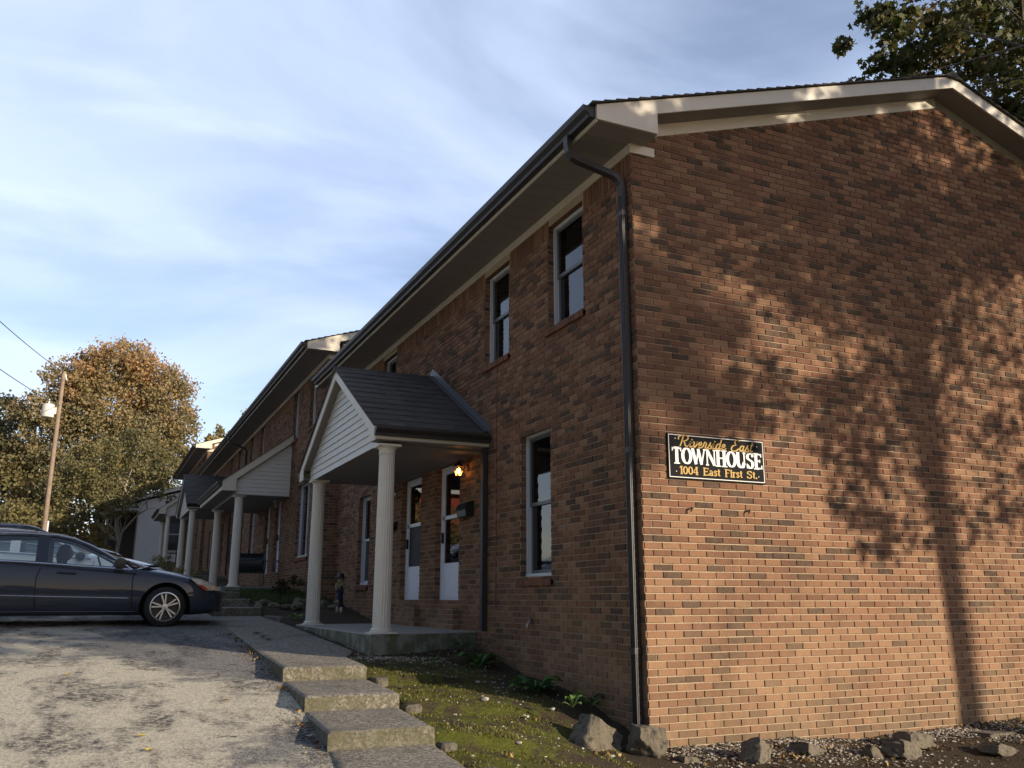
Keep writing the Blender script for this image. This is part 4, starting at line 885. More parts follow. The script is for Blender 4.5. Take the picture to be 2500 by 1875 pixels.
# ================================================================== CARS
M_CHROME = mat("chrome", (.62, .63, .65), .12, 1.0); M_TYRE = mat("tyre_rubber", (.012, .012, .012), .8, noise=(20, .3)); M_RIM = mat("alloy_rim", (.42, .42, .41), .3, .85)
M_TRIM = mat("black_trim", (.012, .012, .013), .45); M_SEAT = mat("seat_cloth", (.06, .055, .05), .85); M_AMBER = mat("amber_lens", (.55, .07, .02), .15, coat=1)
M_LENS = mat("headlamp_lens", (.58, .55, .46), .12, coat=1, noise=(18, .35)); M_HOLE = mat("wheel_well", (.006, .006, .006), .9)
def cut(o, cutters):
    for c_ in cutters:
        md = o.modifiers.new("b", 'BOOLEAN'); md.operation = 'DIFFERENCE'; md.solver = 'EXACT'; md.object = c_
    bake(o)
    for c_ in cutters: bpy.data.objects.remove(c_)
def car(name, loc, rz, label, group, paint, driver=False, hz=1.0, hood_dz=0.0, length=4.8, tall=1.0):
    E0 = empty(name, loc, label, "car", group, rz)
    K = [  # x, zb, zs, zt, w
        (0.0, .33, .44, .50, .40), (-.05, .24, .52, .60, .62), (-.16, .20, .60, .68, .78), (-.36, .18, .665, .745, .85), (-.65, .17, .74, .82, .885), (-1.0, .17, .80, .885, .90),
        (-1.42, .17, .855, .955, .905), (-2.0, .17, .895, .93, .91), (-2.7, .17, .935, .96, .91), (-3.5, .17, .975, 1.0, .905), (-4.0, .18, .99, 1.06, .89), (-4.45, .22, .96, 1.04, .84), (-4.72, .28, .84, .95, .74), (-4.8, .36, .70, .80, .6)]
    b = MB(); rows = []
    for x, zb, zs, zt, w_ in K:
        x *= length/4.8; zs += hood_dz*(1 if x > -1.5 else .5); zt += hood_dz*(1 if x > -1.5 else .5)
        h = [(0, zb), (.55*w_, zb), (.86*w_, zb), (.965*w_, zb+.05), (w_, zb+.36*(zs-zb)), (w_, zb+.66*(zs-zb)), (.985*w_, zb+.9*(zs-zb)), (.955*w_, zs), (.88*w_, zs+.45*(zt-zs)), (.62*w_, zt-.012), (.3*w_, zt), (0, zt)]
        rows.append([(x, y, z) for y, z in h]+[(x, -y, z) for y, z in h[-2:0:-1]]+[(x, h[0][0], h[0][1])])
    o_ = len(b.v); m_ = len(rows[0])-1
    for r_ in rows: b.v += r_[:m_]
    for i in range(len(rows)-1):
        for j in range(m_): b.f.append((i*m_+j, i*m_+(j+1) % m_, (i+1)*m_+(j+1) % m_, (i+1)*m_+j))
    b.f.append(tuple(range(m_))); b.f.append(tuple((len(rows)-1)*m_+j for j in range(m_)))
    body = b.build("body", paint, E0, smooth=True); ss = body.modifiers.new("s", 'SUBSURF'); ss.levels = 2; bake(body)
    body.parent = None
    wx = (-.90, -.90-2.74*length/4.8); cs = []
    for x in wx:
        for sy in (-1, 1): cs.append(MB().lathe([(.375, sy*.60), (.375, sy*1.2)], (x, 0, .295), 40, 'y').build("c", paint))
    cs.append(MB().box((-3.75*length/4.8, -.76, .42), (-1.62, .76, 1.6)).build("c", paint))
    cut(body, cs); body.parent = E0; autosmooth(body.data, 40); body.data.materials.append(M_HOLE)
    for p in body.data.polygons:
        c_ = p.center
        if any(abs(math.hypot(c_.x-x, c_.z-.295)-.37) < .02 and abs(p.normal.y) < .35 and abs(c_.y) > .58 for x in wx) or (abs(c_.y) < .765 and -3.80*length/4.8 < c_.x < -1.60 and c_.z > .40 and (abs(c_.y) > .755 and abs(p.normal.y) > .9 or c_.z < .43 or c_.x > -1.63 or c_.x < -3.74*length/4.8)) or (abs(p.normal.y) > .9 and abs(c_.y) < .62): p.material_index = 1
    # wheel housings' dark inside + wheels
    for x in wx:
        for sy in (-1, 1):
            wl = MB().lathe([(.20, .0), (.262, .004), (.298, .03), (.305, .06), (.305, .15), (.298, .18), (.25, .20), (.20, .20)], (x, sy*.905-(.0 if sy < 0 else .20), .302), 44, 'y')
            wl.f = [f for f in wl.f if len(f) == 4]; we = wl.build("wheel", M_TYRE, E0, smooth='auto')
            out = -1 if sy < 0 else 1; yo = sy*.905
            g = MB(); g.lathe([(.222, yo+out*.003), (.205, yo+out*.006), (.196, yo-out*.012), (.190, yo-out*.15)], (x, 0, .302), 40, 'y'); g.f = [f for f in g.f if len(f) == 4]
            g.lathe([(.055, yo-out*.024), (.045, yo-out*.010), (.0, yo-out*.008)], (x, 0, .302), 20, 'y')
            for k in range(5):
                for dd in (-.17, .17):
                    a = 2*math.pi*k/5+math.pi/2+.15; ca, sa = math.cos(a+dd*.9), math.sin(a+dd*.9); c2, s2 = math.cos(a+dd), math.sin(a+dd); px, pz = -s2, c2
                    r0_, r1_ = .04, .200; w0, w1 = .010, .012
                    q = [(x+r0_*ca-px*w0, .302+r0_*sa-pz*w0), (x+r0_*ca+px*w0, .302+r0_*sa+pz*w0), (x+r1_*c2+px*w1, .302+r1_*s2+pz*w1), (x+r1_*c2-px*w1, .302+r1_*s2-pz*w1)]
                    g.prism([(u, yo-out*.016, v) for u, v in q], (0, -out*.03, 0))
            g.build("rim", M_RIM, we, smooth='auto')
            MB().lathe([(.188, yo-out*.10), (.188, yo-out*.11)], (x, 0, .302), 32, 'y').build("brake_disc", M_TRIM, we)
            rows = []
            # dark arch lip
            MB().lathe([(.374, sy*.60), (.374, sy*.86)], (x, 0, .295), 40, 'y').build("wheel_well", M_HOLE, E0) if False else None
    MB().box((-4.2*length/4.8, -.58, .30), (-.45, .58, .42)).build("underbody", M_HOLE, E0)
    # greenhouse
    zr = 1.40*tall
    def yy(z): return .862-(z-.93)*.36
    sc = length/4.8
    outer = [(-1.34, .80), (-1.50, .93), (-1.72, 1.06), (-1.98, 1.19), (-2.22, 1.30), (-2.45, 1.365), (-2.8, 1.40), (-3.2, 1.405), (-3.55, 1.38), (-3.9, 1.30), (-4.15, 1.18), (-4.30, 1.04), (-4.32, .93), (-3.5, .93), (-2.7, .90), (-2.0, .85)]
    outer = [(x*sc if x < -2.6 else x, (z-.9)*tall+.9+hood_dz*.5) for x, z in outer]
    fwn = [(-1.50, .885), (-1.66, .985), (-1.9, 1.11), (-2.12, 1.22), (-2.3, 1.29), (-2.52, 1.33), (-2.60, 1.335), (-2.60, .955), (-2.0, .915)]
    rwn = [(-2.76, 1.345), (-3.2, 1.345), (-3.45, 1.33), (-3.60, 1.29), (-3.60, .995), (-2.76, .965)]
    qwn = [(-3.66, 1.27), (-3.86, 1.15), (-3.98, 1.03), (-3.66, .995)]
    T_ = lambda pl: [(x*sc if x < -2.65 else x, (z-.9)*tall+.9+hood_dz*.5) for x, z in pl]
    fwn, rwn, qwn = T_(fwn), T_(rwn), T_(qwn)
    for sy in (-1, 1):
        v, f = plate(outer, [fwn, rwn, qwn], .03); g = MB(); g.add([(x, sy*(yy(z)+k), z) for x, z, k in v], f); g.build("cabin_frame", paint, E0)
        for wn in (fwn, rwn, qwn):
            v, f = plate(wn, (), .004); g = MB(); g.add([(x, sy*(yy(z)-.006+k), z) for x, z, k in v], f); g.build("window", M_CGLASS, E0)
        g = MB(); yo = lambda z: sy*(yy(z)+.018)
        top = [q for q in outer if q[1] > .84 and q[0] > -4.29*sc][0:12]
        ch = [(-1.42, .855), (-1.57, .965), (-1.80, 1.10), (-2.04, 1.225), (-2.27, 1.315), (-2.5, 1.360), (-2.85, 1.377), (-3.25, 1.377), (-3.55, 1.345), (-3.82, 1.24), (-3.98, 1.12), (-4.06, 1.0)]
        ch = T_(ch); g.tube([(x, yo(z), z) for x, z in ch], .013, 6)
        bl = T_([(-1.42, .855), (-2.0, .893), (-2.7, .935), (-3.5, .975), (-4.06, 1.0)]); g.tube([(x, sy*(.885+.012), z) for x, z in bl], .014, 6); g.build("chrome_trim", M_CHROME, E0)
        # door seams, handles, rub strip
        for xs_ in (-1.36, -2.68):
            MB().tube([(xs_, sy*.894, .86), (xs_-.04, sy*.912, .72), (xs_-.03, sy*.913, .40), (xs_+.0, sy*.900, .23)], .006, 4).build("door_seam", M_TRIM, E0)
        g = MB()
        for xh in (-2.32, -3.55*sc): g.tube([(xh-.13, sy*.912, .80), (xh-.06, sy*.935, .802), (xh+.08, sy*.935, .795), (xh+.13, sy*.912, .79)], .015, 6)
        g.build("door_handle", paint, E0)
        MB().tube([(-1.44, sy*.918, .43), (-3.4, sy*.920, .47)], .006, 6).build("rub_strip", M_CHROME, E0)
        MB().tube([(-1.34, sy*.905, .235), (-3.5, sy*.905, .235)], .004, 5).build("sill_strip", M_SASH, E0)
        # mirror
        g = MB(); g.tube([(-1.62, sy*.86, .92), (-1.60, sy*.93, .93)], .022, 6); g.lathe([(.01, 0), (.075, .015), (.085, .06), (.07, .13), (.03, .17)], (-1.60, sy*(.93), .95) if sy > 0 else (-1.60, -1.10, .95), 14, 'y'); g.build("door_mirror", M_TRIM, E0, smooth='auto')
        # headlamp: follows the corner of the nose
        hl = [(-.56, .735), (-.40, .725), (-.22, .665), (-.10, .585), (-.080, .545), (-.30, .55), (-.44, .635)]
        g = MB(); W = lambda x: np.interp(-x, [0, .05, .16, .36, .65], [.40, .62, .775, .848, .885])
        g.prism([(x, sy*(W(x)*.992+.030), z) for x, z in hl], (0, -sy*.12, 0)); hlo = g.build("headlight", M_LENS, E0)
        g = MB(); g.prism([(x, sy*(W(x)*.992+.036), z) for x, z in [(-.45, .655), (-.36, .63), (-.26, .556), (-.33, .554)]], (0, -sy*.02, 0)); g.build("amber_lens", M_AMBER, hlo)
        g = MB(); g.prism([(x, sy*(W(x)*.992+.0345), z) for x, z in [(-.25, .62), (-.16, .60), (-.13, .556), (-.23, .556)]], (0, -sy*.02, 0)); g.build("reflector", mat("warm_reflector", (.75, .52, .30), .25), hlo)
    # roof, windscreen, rear screen
    zsh = hood_dz*.5
    side = T_([(-2.22, 1.30), (-2.45, 1.365), (-2.8, 1.40), (-3.2, 1.405), (-3.55, 1.38)])
    rows = []
    for x, z in side: rows.append([(x, y*yy(z)*1.01, z+.055*(1-y*y)-.004) for y in (-1, -.85, -.6, -.3, 0, .3, .6, .85, 1)])
    MB().grid(rows).build("roof", paint, E0, smooth=True)
    def screen(pts, nm, m):
        rows = []
        for (x, z, w_, bow) in pts: rows.append([(x+bow*(1-y*y), y*w_, z+.03*(1-y*y)*(z > 1.2)) for y in (-1, -.7, -.35, 0, .35, .7, 1)])
        return MB().grid(rows).build(nm, m, E0, smooth=True)
    p0 = T_([(-1.36, .90), (-2.22, 1.30)]); screen([(p0[0][0], p0[0][1], .80, .22), ((p0[0][0]+p0[1][0])/2, (p0[0][1]+p0[1][1])/2, .765, .13), (p0[1][0], p0[1][1], yy(1.3)*1.0, .0)], "windscreen", M_CGLASS)
    p0 = T_([(-3.55, 1.385), (-4.2, 1.06)]); screen([(p0[0][0], p0[0][1], yy(1.3), 0), (p0[1][0], p0[1][1], .72, -.12)], "rear_window", M_CGLASS)
    rows = [[(-1.12-.04+.20*(1-y*y), y*.78, .935+hood_dz) for y in (-1, -.5, 0, .5, 1)], [(-1.34+.20*(1-y*y), y*.80, .905+hood_dz*.5+.03) for y in (-1, -.5, 0, .5, 1)]]
    MB().grid(rows).build("wiper_cowl", M_TRIM, E0)
    g = MB(); g.box((-.10, -.42, .44), (.012, .42, .53)); g.box((-.06, -.50, .22), (-.005, .50, .33)); g.build("grille", M_TRIM, E0, bevel=.01)
    # seats and steering wheel
    for sy in (-1, 1):
        for xs_ in (-2.45, -3.35*sc):
            g = MB(); g.prism([(xs_-.10, sy*.38-.24, .50), (xs_+.02, sy*.38-.24, .50), (xs_-.12, sy*.38-.22, 1.02), (xs_-.22, sy*.38-.22, 1.02)], (0, .46, 0)); g.box((xs_-.12, sy*.38-.24, .42), (xs_+.42, sy*.38+.24, .56)); s_ = g.build("seat", M_SEAT, E0, bevel=.03)
            g = MB(); g.box((xs_-.25, sy*.38-.13, 1.04), (xs_-.16, sy*.38+.13, 1.22)); g.box((xs_-.21, sy*.38-.05, .98), (xs_-.19, sy*.38+.05, 1.06)); g.build("headrest", M_SEAT, s_, bevel=.03)
    ring = [(-1.86+.06*math.sin(t_)*-1, .38+.185*math.cos(t_), .93+.16*math.sin(t_)) for t_ in np.linspace(0, 2*math.pi, 25)]
    g = MB(); g.tube(ring, .014, 6); g.tube([(-1.84, .38, .93), (-1.55, .38, .82)], .03, 8); g.tube([(-1.86, .2, .93), (-1.86, .56, .93)], .014, 6); g.build("steering_wheel", M_TRIM, E0)
    g = MB(); g.box((-1.66, -.72, .72), (-1.40, .72, .90)); g.build("dashboard", M_TRIM, E0, bevel=.02)
    g = MB(); g.box((-2.02, -.10, 1.235*tall+zsh), (-1.98, .10, 1.29*tall+zsh)); g.build("rear_view_mirror", M_TRIM, E0)
    return E0
P_DARK = mat("slate_paint", (.024, .032, .048), .40, 0.0, spec=.15, coat=.55); P_WHITE = mat("white_paint", (.82, .83, .82), .3, .0, coat=1.0); P_NAVY = mat("navy_paint", (.012, .02, .038), .3, .3, coat=1.0)
GC = "cars parked nose-in beside the walk"
car("parked_car", (-2.76, 8.82, .635), 0, "nearest car, dark slate grey sedan with a driver sitting inside", GC, P_DARK)
car("parked_car", (-3.38, 12.1, .855), 0, "white sedan parked just behind the dark slate sedan", GC, P_WHITE, tall=.95, hood_dz=.12)
car("parked_car", (-4.0, 21.0, 1.5), 0, "dark navy car farthest back in the row, only its roof and bonnet showing", GC, P_NAVY, hood_dz=.12, tall=1.1)

# ---- the driver
M_SKIN = mat("skin", (.30, .18, .13), .55); M_HAIR = mat("hair_dark", (.02, .015, .012), .6); M_SHIRT = mat("shirt_grey", (.05, .05, .055), .85)
def driver(loc):
    E0 = empty("person", loc, "driver with long dark hair, hand raised to the wheel, seated in the dark sedan", "person")
    # seated, facing +x; origin = seat reference under the hips
    V = [(0, 0, .10), (-.02, 0, .28), (-.05, 0, .45), (-.04, 0, .53), (-.01, 0, .60),            # 0 pelvis,1 waist,2 chest,3 neck base,4 neck
         (-.05, .17, .47), (.06, .21, .24), (.26, .16, .30), (-.05, -.17, .47), (.05, -.22, .25), (.27, -.14, .33),   # arms: shoulder, elbow, wrist
         (.02, .10, .08), (.42, .13, .16), (.72, .13, -.18), (.02, -.10, .08), (.42, -.13, .16), (.72, -.13, -.18), (.86, .13, -.20), (.86, -.13, -.20)]
    E = [(0, 1), (1, 2), (2, 3), (3, 4), (2, 5), (5, 6), (6, 7), (2, 8), (8, 9), (9, 10), (0, 11), (11, 12), (12, 13), (0, 14), (14, 15), (15, 16), (13, 17), (16, 18)]
    Rr = [.15, .13, .14, .07, .055, .07, .048, .034, .07, .048, .034, .10, .075, .05, .10, .075, .05, .04, .04]
    bd = skin("body", V, E, Rr, M_SHIRT, E0)
    # head with face
    h = MB(); n, m_ = 20, 28; rows = []
    for i in range(n+1):
        th = math.pi*i/n; row = []
        for j in range(m_+1):
            ph = 2*math.pi*j/m_; x, y, z = math.sin(th)*math.cos(ph), math.sin(th)*math.sin(ph), math.cos(th)
            X, Y, Z = x*.092, y*.074, z*.118
            if z < 0: X *= 1-.10*(-z); Y *= 1-.30*(-z)**1.3
            if x > .5:
                X += .022*math.exp(-((y/.18)**2+((z+.12)/.16)**2)); X -= .008*math.exp(-(((abs(y)-.38)/.16)**2+((z-.08)/.10)**2)); X += .006*math.exp(-((y/.3)**2+((z+.42)/.07)**2)); X += .010*math.exp(-((y/.3)**2+((z+.80)/.16)**2))
            if abs(y) > .85 and abs(z+.05) < .25: Y += .010*(1 if y > 0 else -1)*math.exp(-((x+.05)/.15)**2)
            row.append((X+.03, Y, Z+.715))
        rows.append(row)
    h.grid(rows); hd = h.build("head", M_SKIN, E0, smooth=True)
    g = MB()
    for sy in (-1, 1): g.lathe([(.0, -.002), (.012, 0), (.0, .004)], (.107, sy*.030, .728), 10, 'x')
    g.build("eyes", M_HAIR, hd)
    h = MB(); rows = []
    for i in range(n+1):
        t_ = i/n; row = []
        for j in range(m_+1):
            ph = 2*math.pi*j/m_; th = math.pi*.93*t_; x, y, z = math.sin(th)*math.cos(ph), math.sin(th)*math.sin(ph), math.cos(th)
            X, Y, Z = x*.108-.014, y*.092, z*.135
            if x > .35 and z < .55: X = min(X, .045)
            if z < .1 and x < .4: X = X*1.06-.012; Y *= 1.05; Z -= .10*(.1-z)
            row.append((X+.02+.003*math.sin(9*ph), Y, Z+.73))
        rows.append(row)
    h.grid(rows).build("hair", M_HAIR, hd, smooth=True)
    for sy, wr, tip in ((1, (.26, .16, .30), .0), (-1, (.27, -.14, .33), .0)):
        w_ = Vector(wr); fwd = Vector((.8, 0, .55)).normalized(); upv = Vector((0, -sy*1., 0)); pn = fwd.cross(upv).normalized()
        vv = [w_, w_+fwd*.05, w_+fwd*.085]; ee = [(0, 1), (1, 2)]; rr = [(.026), (.030), (.028)]
        for k, (off, ln) in enumerate(((-.030, .062), (-.010, .075), (.010, .070), (.030, .055))):
            b0 = len(vv); r0_ = w_+fwd*.085+upv*off; c1 = r0_+fwd*ln*.4; c2 = c1+(fwd*.5-pn*.5)*ln*.45; c3 = c2+(fwd*-.1-pn*.9)*ln*.35
            vv += [r0_, c1, c2, c3]; ee += [(2, b0), (b0, b0+1), (b0+1, b0+2), (b0+2, b0+3)]; rr += [.011, .0095, .0085, .0075]
        b0 = len(vv); t0 = w_+fwd*.035-upv*.028; vv += [t0, t0-upv*.02+fwd*.03, t0-upv*.02+fwd*.055-pn*.012]; ee += [(1, b0), (b0, b0+1), (b0+1, b0+2)]; rr += [.014, .011, .009]
        skin("hand", [tuple(q) for q in vv], ee, rr, M_SKIN, bd, 1)
driver((-2.76-2.42, 8.82+.38, .635+.42))

# ================================================================== STREET + FAR THINGS
M_WOODP = mat("pole_wood", (.22, .165, .12), .85, noise=(3, .3), bump=(40, .01)); M_TRAFO = mat("transformer_grey", (.52, .52, .48), .5, noise=(5, .12)); M_WIRE = mat("wire", (.03, .03, .035), .6)
U = empty("utility_pole", (-7.32, 43.2, 2.2), "brown wooden utility pole carrying a grey transformer drum, behind the cars", "pole")
MB().tube([(0, 0, -.5), (0, -.2, 5), (.04, -.5, 10.2)], [.12, .11, .095], 12).build("pole", M_WOODP, U, smooth='auto')
t = MB().lathe([(.26, 0), (.29, .03), (.29, .62), (.25, .68), (.05, .70)], (-.46, -.5, 7.75), 20).build("transformer", M_TRAFO, U, smooth='auto')
MB().tube([(-.46, -.5, 8.44), (-.46, -.5, 8.7)], [.05, .03], 8).build("bushing", M_TRAFO, t); MB().box((-.20, -.55, 7.95), (-.08, -.43, 8.3)).build("mounting_bracket", M_TRAFO, t)
MB().tube([(.10, -.45, 10.1), (.22, -.5, 9.75)], [.06, .03], 8).build("insulator", M_TRAFO, U)
MB().tube([(.14, -.08, -.3), (.14, -.12, 2.6)], .045, 8).build("conduit", M_WFR, U)
for (a, c, sag, lb) in (((-7.28, 42.7, 12.35), (-9.9, 12.5, 9.6), .55, "upper overhead wire running down to the utility pole"), ((-7.3, 42.7, 10.6), (-9.7, 12.5, 8.0), .5, "lower overhead wire running down to the utility pole")):
    pts = []
    for i in range(31):
        t_ = i/30*1.5; p = Vector(a).lerp(Vector(c), t_); p.z -= sag*4*(t_/1.5)*(1-t_/1.5); pts.append(p)
    tag(MB().tube(pts, .016, 5).build("power_line", M_WIRE), lb, "wire", "overhead wires at the utility pole")

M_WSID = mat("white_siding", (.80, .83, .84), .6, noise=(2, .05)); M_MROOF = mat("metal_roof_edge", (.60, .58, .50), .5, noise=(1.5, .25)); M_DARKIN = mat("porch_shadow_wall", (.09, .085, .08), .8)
Hs = empty("house", (0, 52, 2.4), "low pale grey sided house with a white roof edge beyond the townhouses", "house")
wallp = [(-2.78, -.8), (9.0, -.8), (9.0, 4.0), (3.6, 6.35), (-2.78, 4.40)]
b = MB(); z = -.8
MB().prism([(p[0], .03, p[1]) for p in wallp], (0, 8, 0)).build("wall", M_WSID, Hs)
siding_tri(wallp, lambda s, z, o_: (s, .03-o_, z), M_WSID, Hs, "siding", .14)
b = MB(); b.prism([(-3.15, -.25, 4.40), (3.6, -.25, 6.48), (3.6, -.25, 6.68), (-3.15, -.25, 4.60)], (0, .10, 0)); b.build("rake_board", M_MROOF, Hs)
b = MB(); b.prism([(-3.2, -.22, 4.62), (3.6, -.22, 6.72), (9.6, -.22, 4.2), (9.6, -.22, 4.1), (3.6, -.22, 6.60), (-3.2, -.22, 4.52)], (0, 8.6, 0)); b.build("roof", M_SHING, Hs)
b = MB(); b.prism([(-5.0, -.3, 3.85), (-2.78, -.3, 4.12), (-2.78, -.3, 4.30), (-5.0, -.3, 4.0)], (0, 5, 0)); pr = b.build("porch_roof", M_MROOF, Hs)
MB().box((-5.08, -.35, 3.80), (-2.78, -.27, 3.98)).build("gutter", M_WFR, pr)
MB().tube([(-4.95, -.3, 3.85), (-4.92, -.3, 3.6), (-4.5, -.25, 3.35), (-4.46, -.25, 3.2), (-4.5, -.25, -.5)], .07, 8).build("downspout", M_WFR, Hs)
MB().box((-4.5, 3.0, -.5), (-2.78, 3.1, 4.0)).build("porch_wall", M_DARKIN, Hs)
g = MB(); g.box((-1.0, -.02, 1.55), (-.2, .02, 3.55)); wd = g.build("window", M_SASH, Hs)
g = MB(); g.box((-1.03, -.06, 2.45), (-.17, -.02, 2.53)); g.box((-1.03, -.06, 1.48), (-.17, -.02, 1.56)); g.box((-1.03, -.06, 3.52), (-.17, -.02, 3.60)); g.box((-1.05, -.06, 1.48), (-.98, -.02, 3.6)); g.box((-.22, -.06, 1.48), (-.15, -.02, 3.6)); g.build("frame", M_WFR, wd)
Rb = empty("red_building", (-20.2, 50, 2.2), "red barn-like building with white eaves, seen reflected in the door glass", "building")
MB().box((2.2, 0, -2), (7, 14, 6.0)).build("wall", mat("barn_red", (.26, .05, .035), .8, noise=(2, .15)), Rb)
b = MB(); b.prism([(1.8, -.6, 5.9), (7.5, -.6, 5.9), (4.6, -.6, 7.8)], (0, 15, 0)); b.build("roof", M_SHING, Rb); b = MB(); b.box((1.8, -.7, 5.75), (7.5, -.58, 6.1)); b.box((4.2, -.02, 1.0), (5.2, 0, 3.2)); b.box((6.8, -.05, -1), (7.05, 0, 5.8)); b.build("white_trim", M_WFR, Rb)

# ================================================================== TREES
def leaf_mat(name, stops, trans=.35):
    m = bpy.data.materials.new(name); m.use_nodes = True; t = m.node_tree; b = t.nodes["Principled BSDF"]; at = t.nodes.new("ShaderNodeAttribute"); at.attribute_name = "tint"
    r = t.nodes.new("ShaderNodeValToRGB"); e = r.color_ramp.elements
    while len(e) < len(stops): e.new(.5)
    for i, (p, c) in enumerate(stops): e[i].position = p; e[i].color = (*c, 1)
    t.links.new(at.outputs["Fac"], r.inputs[0]); t.links.new(r.outputs[0], b.inputs["Base Color"]); b.inputs["Roughness"].default_value = .6; b.inputs["Specular IOR Level"].default_value = .25
    tl = t.nodes.new("ShaderNodeBsdfTranslucent"); t.links.new(r.outputs[0], tl.inputs[0]); mx = t.nodes.new("ShaderNodeMixShader"); mx.inputs[0].default_value = trans
    out = t.nodes["Material Output"]; t.links.new(b.outputs[0], mx.inputs[1]); t.links.new(tl.outputs[0], mx.inputs[2]); t.links.new(mx.outputs[0], out.inputs[0]); return m
ML_AUT = leaf_mat("leaves_autumn", [(0, (.14, .135, .075)), (.25, (.24, .22, .115)), (.5, (.34, .275, .14)), (.72, (.43, .29, .15)), (1, (.52, .29, .14))], .5)
ML_OLV = leaf_mat("leaves_olive", [(0, (.085, .090, .048)), (.4, (.18, .17, .082)), (.75, (.27, .235, .10)), (1, (.40, .32, .11))], .5)
ML_DRK = leaf_mat("leaves_dark", [(0, (.020, .028, .012)), (.5, (.05, .062, .024)), (.8, (.09, .085, .032)), (1, (.16, .11, .04))])
ML_SYC = leaf_mat("leaves_sycamore", [(0, (.035, .045, .014)), (.4, (.062, .075, .022)), (.75, (.095, .09, .028)), (1, (.14, .085, .032))], .3)
M_BARK = mat("bark", (.10, .085, .065), .9, noise=(6, .35), bump=(18, .02)); M_BARKP = mat("bark_pale", (.27, .25, .20), .85, noise=(5, .3), bump=(12, .015))
STAR = [(0, -.45), (.22, -.30), (.55, -.32), (.36, -.02), (.60, .26), (.24, .22), (0, .62), (-.24, .22), (-.60, .26), (-.36, -.02), (-.55, -.32), (-.22, -.30)]
QUAD = [(-.5, -.35), (.45, -.5), (.5, .4), (-.4, .5)]
TRI5 = [(0, -.5), (.42, -.12), (.3, .42), (-.28, .45), (-.45, -.08)]
def leaf_cloud(name, par, blobs, size, m, shape=QUAD, tintf=None, seed=1, flat=0.0, clump=True):
    """blobs: (x,y,z,rx,ry,rz,count). many small leaf faces"""
    r_ = np.random.default_rng(seed); P = []
    for (x, y, z, rx, ry, rz_, n) in blobs:
        n = int(n)
        if clump:
            k = max(3, int(n/55)); d = r_.normal(size=(k, 3)); d /= np.linalg.norm(d, axis=1)[:, None]; rad = r_.random(k)**(1/2.4); cc = d*rad[:, None]
            idx = r_.integers(0, k, n); q = cc[idx]+r_.normal(size=(n, 3))*.115
        else:
            d = r_.normal(size=(n, 3)); d /= np.linalg.norm(d, axis=1)[:, None]; q = d*(r_.random(n)**(1/3))[:, None]
        P.append(q*np.array([rx, ry, rz_])+np.array([x, y, z]))
    P = np.concatenate(P); n = len(P); k = len(shape)
    a = r_.normal(size=(n, 3)); a /= np.linalg.norm(a, axis=1)[:, None]; c = r_.normal(size=(n, 3)); c[:, 2] *= (1-flat)
    b_ = np.cross(a, c); b_ /= np.linalg.norm(b_, axis=1)[:, None]; c = np.cross(a, b_)
    s = size*r_.uniform(.6, 1.35, n)[:, None]; sh = np.array(shape)
    V = (P[:, None, :]+b_[:, None, :]*(sh[:, 0]*1.0)[None, :, None]*s[:, :, None]+c[:, None, :]*(sh[:, 1])[None, :, None]*s[:, :, None]+a[:, None, :]*((np.abs(sh[:, 0])*.35)[None, :, None]*s[:, :, None]))
    me = bpy.data.meshes.new(name); me.vertices.add(n*k); me.vertices.foreach_set("co", V.reshape(-1).astype(np.float32))
    me.loops.add(n*k); me.loops.foreach_set("vertex_index", np.arange(n*k, dtype=np.int32)); me.polygons.add(n); me.polygons.foreach_set("loop_start", np.arange(0, n*k, k, dtype=np.int32))
    me.update(calc_edges=True)
    tn = r_.random(n)*.5+.25 if tintf is None else np.clip(tintf(P, r_), 0, 1)
    at = me.attributes.new("tint", 'FLOAT', 'FACE'); at.data.foreach_set("value", tn.astype(np.float32)); me.materials.append(m)
    o = bpy.data.objects.new(name, me); C.objects.link(o)
    if par is not None: o.parent = par
    return o
def limbs(base, tops, r0, r1=.03, seed=2, wob=.25, fork=.4, twigs=0, trunk_top=None, thin=.5, lo=.72):
    """tapered trunk with curved limbs out to the tops, and twigs"""
    rr = random.Random(seed); b = MB(); base = Vector(base); tt = Vector(trunk_top) if trunk_top else base+Vector((0, 0, (max(t[2] for t in tops)-base.z)*fork))
    mid = base.lerp(tt, .5)+Vector((rr.uniform(-wob, wob)*.4, rr.uniform(-wob, wob)*.4, 0))
    b.tube([base-Vector((0, 0, .4)), base+Vector((0, 0, .3)), mid, tt], [r0*1.5, r0*1.08, r0*.88, r0*.66], 12)
    for t in tops:
        t = Vector(t); st = base.lerp(tt, rr.uniform(lo, .98)); p = [st]; n = 5; d = (t-st)
        for i in range(1, n+1):
            f = i/n; q = st.lerp(t, f)+Vector((rr.uniform(-wob, wob), rr.uniform(-wob, wob), rr.uniform(-wob, wob)+math.sin(f*math.pi)*wob)); p.append(q)
        rs = [r0*thin*(1-i/n)+r1*(i/n) for i in range(n+1)]; b.tube(p, rs, 7)
        for k in range(twigs):
            i = rr.randint(1, n-1); q = p[i]; L2 = d.length*rr.uniform(.2, .45); dr = (d.normalized()+Vector((rr.uniform(-1, 1), rr.uniform(-1, 1), rr.uniform(-.4, .9)))).normalized()
            b.tube([q, q+dr*L2*.5+Vector((0, 0, .1*L2)), q+dr*L2], [rs[i]*.45, rs[i]*.28, .008+r1*.15], 5)
    return b
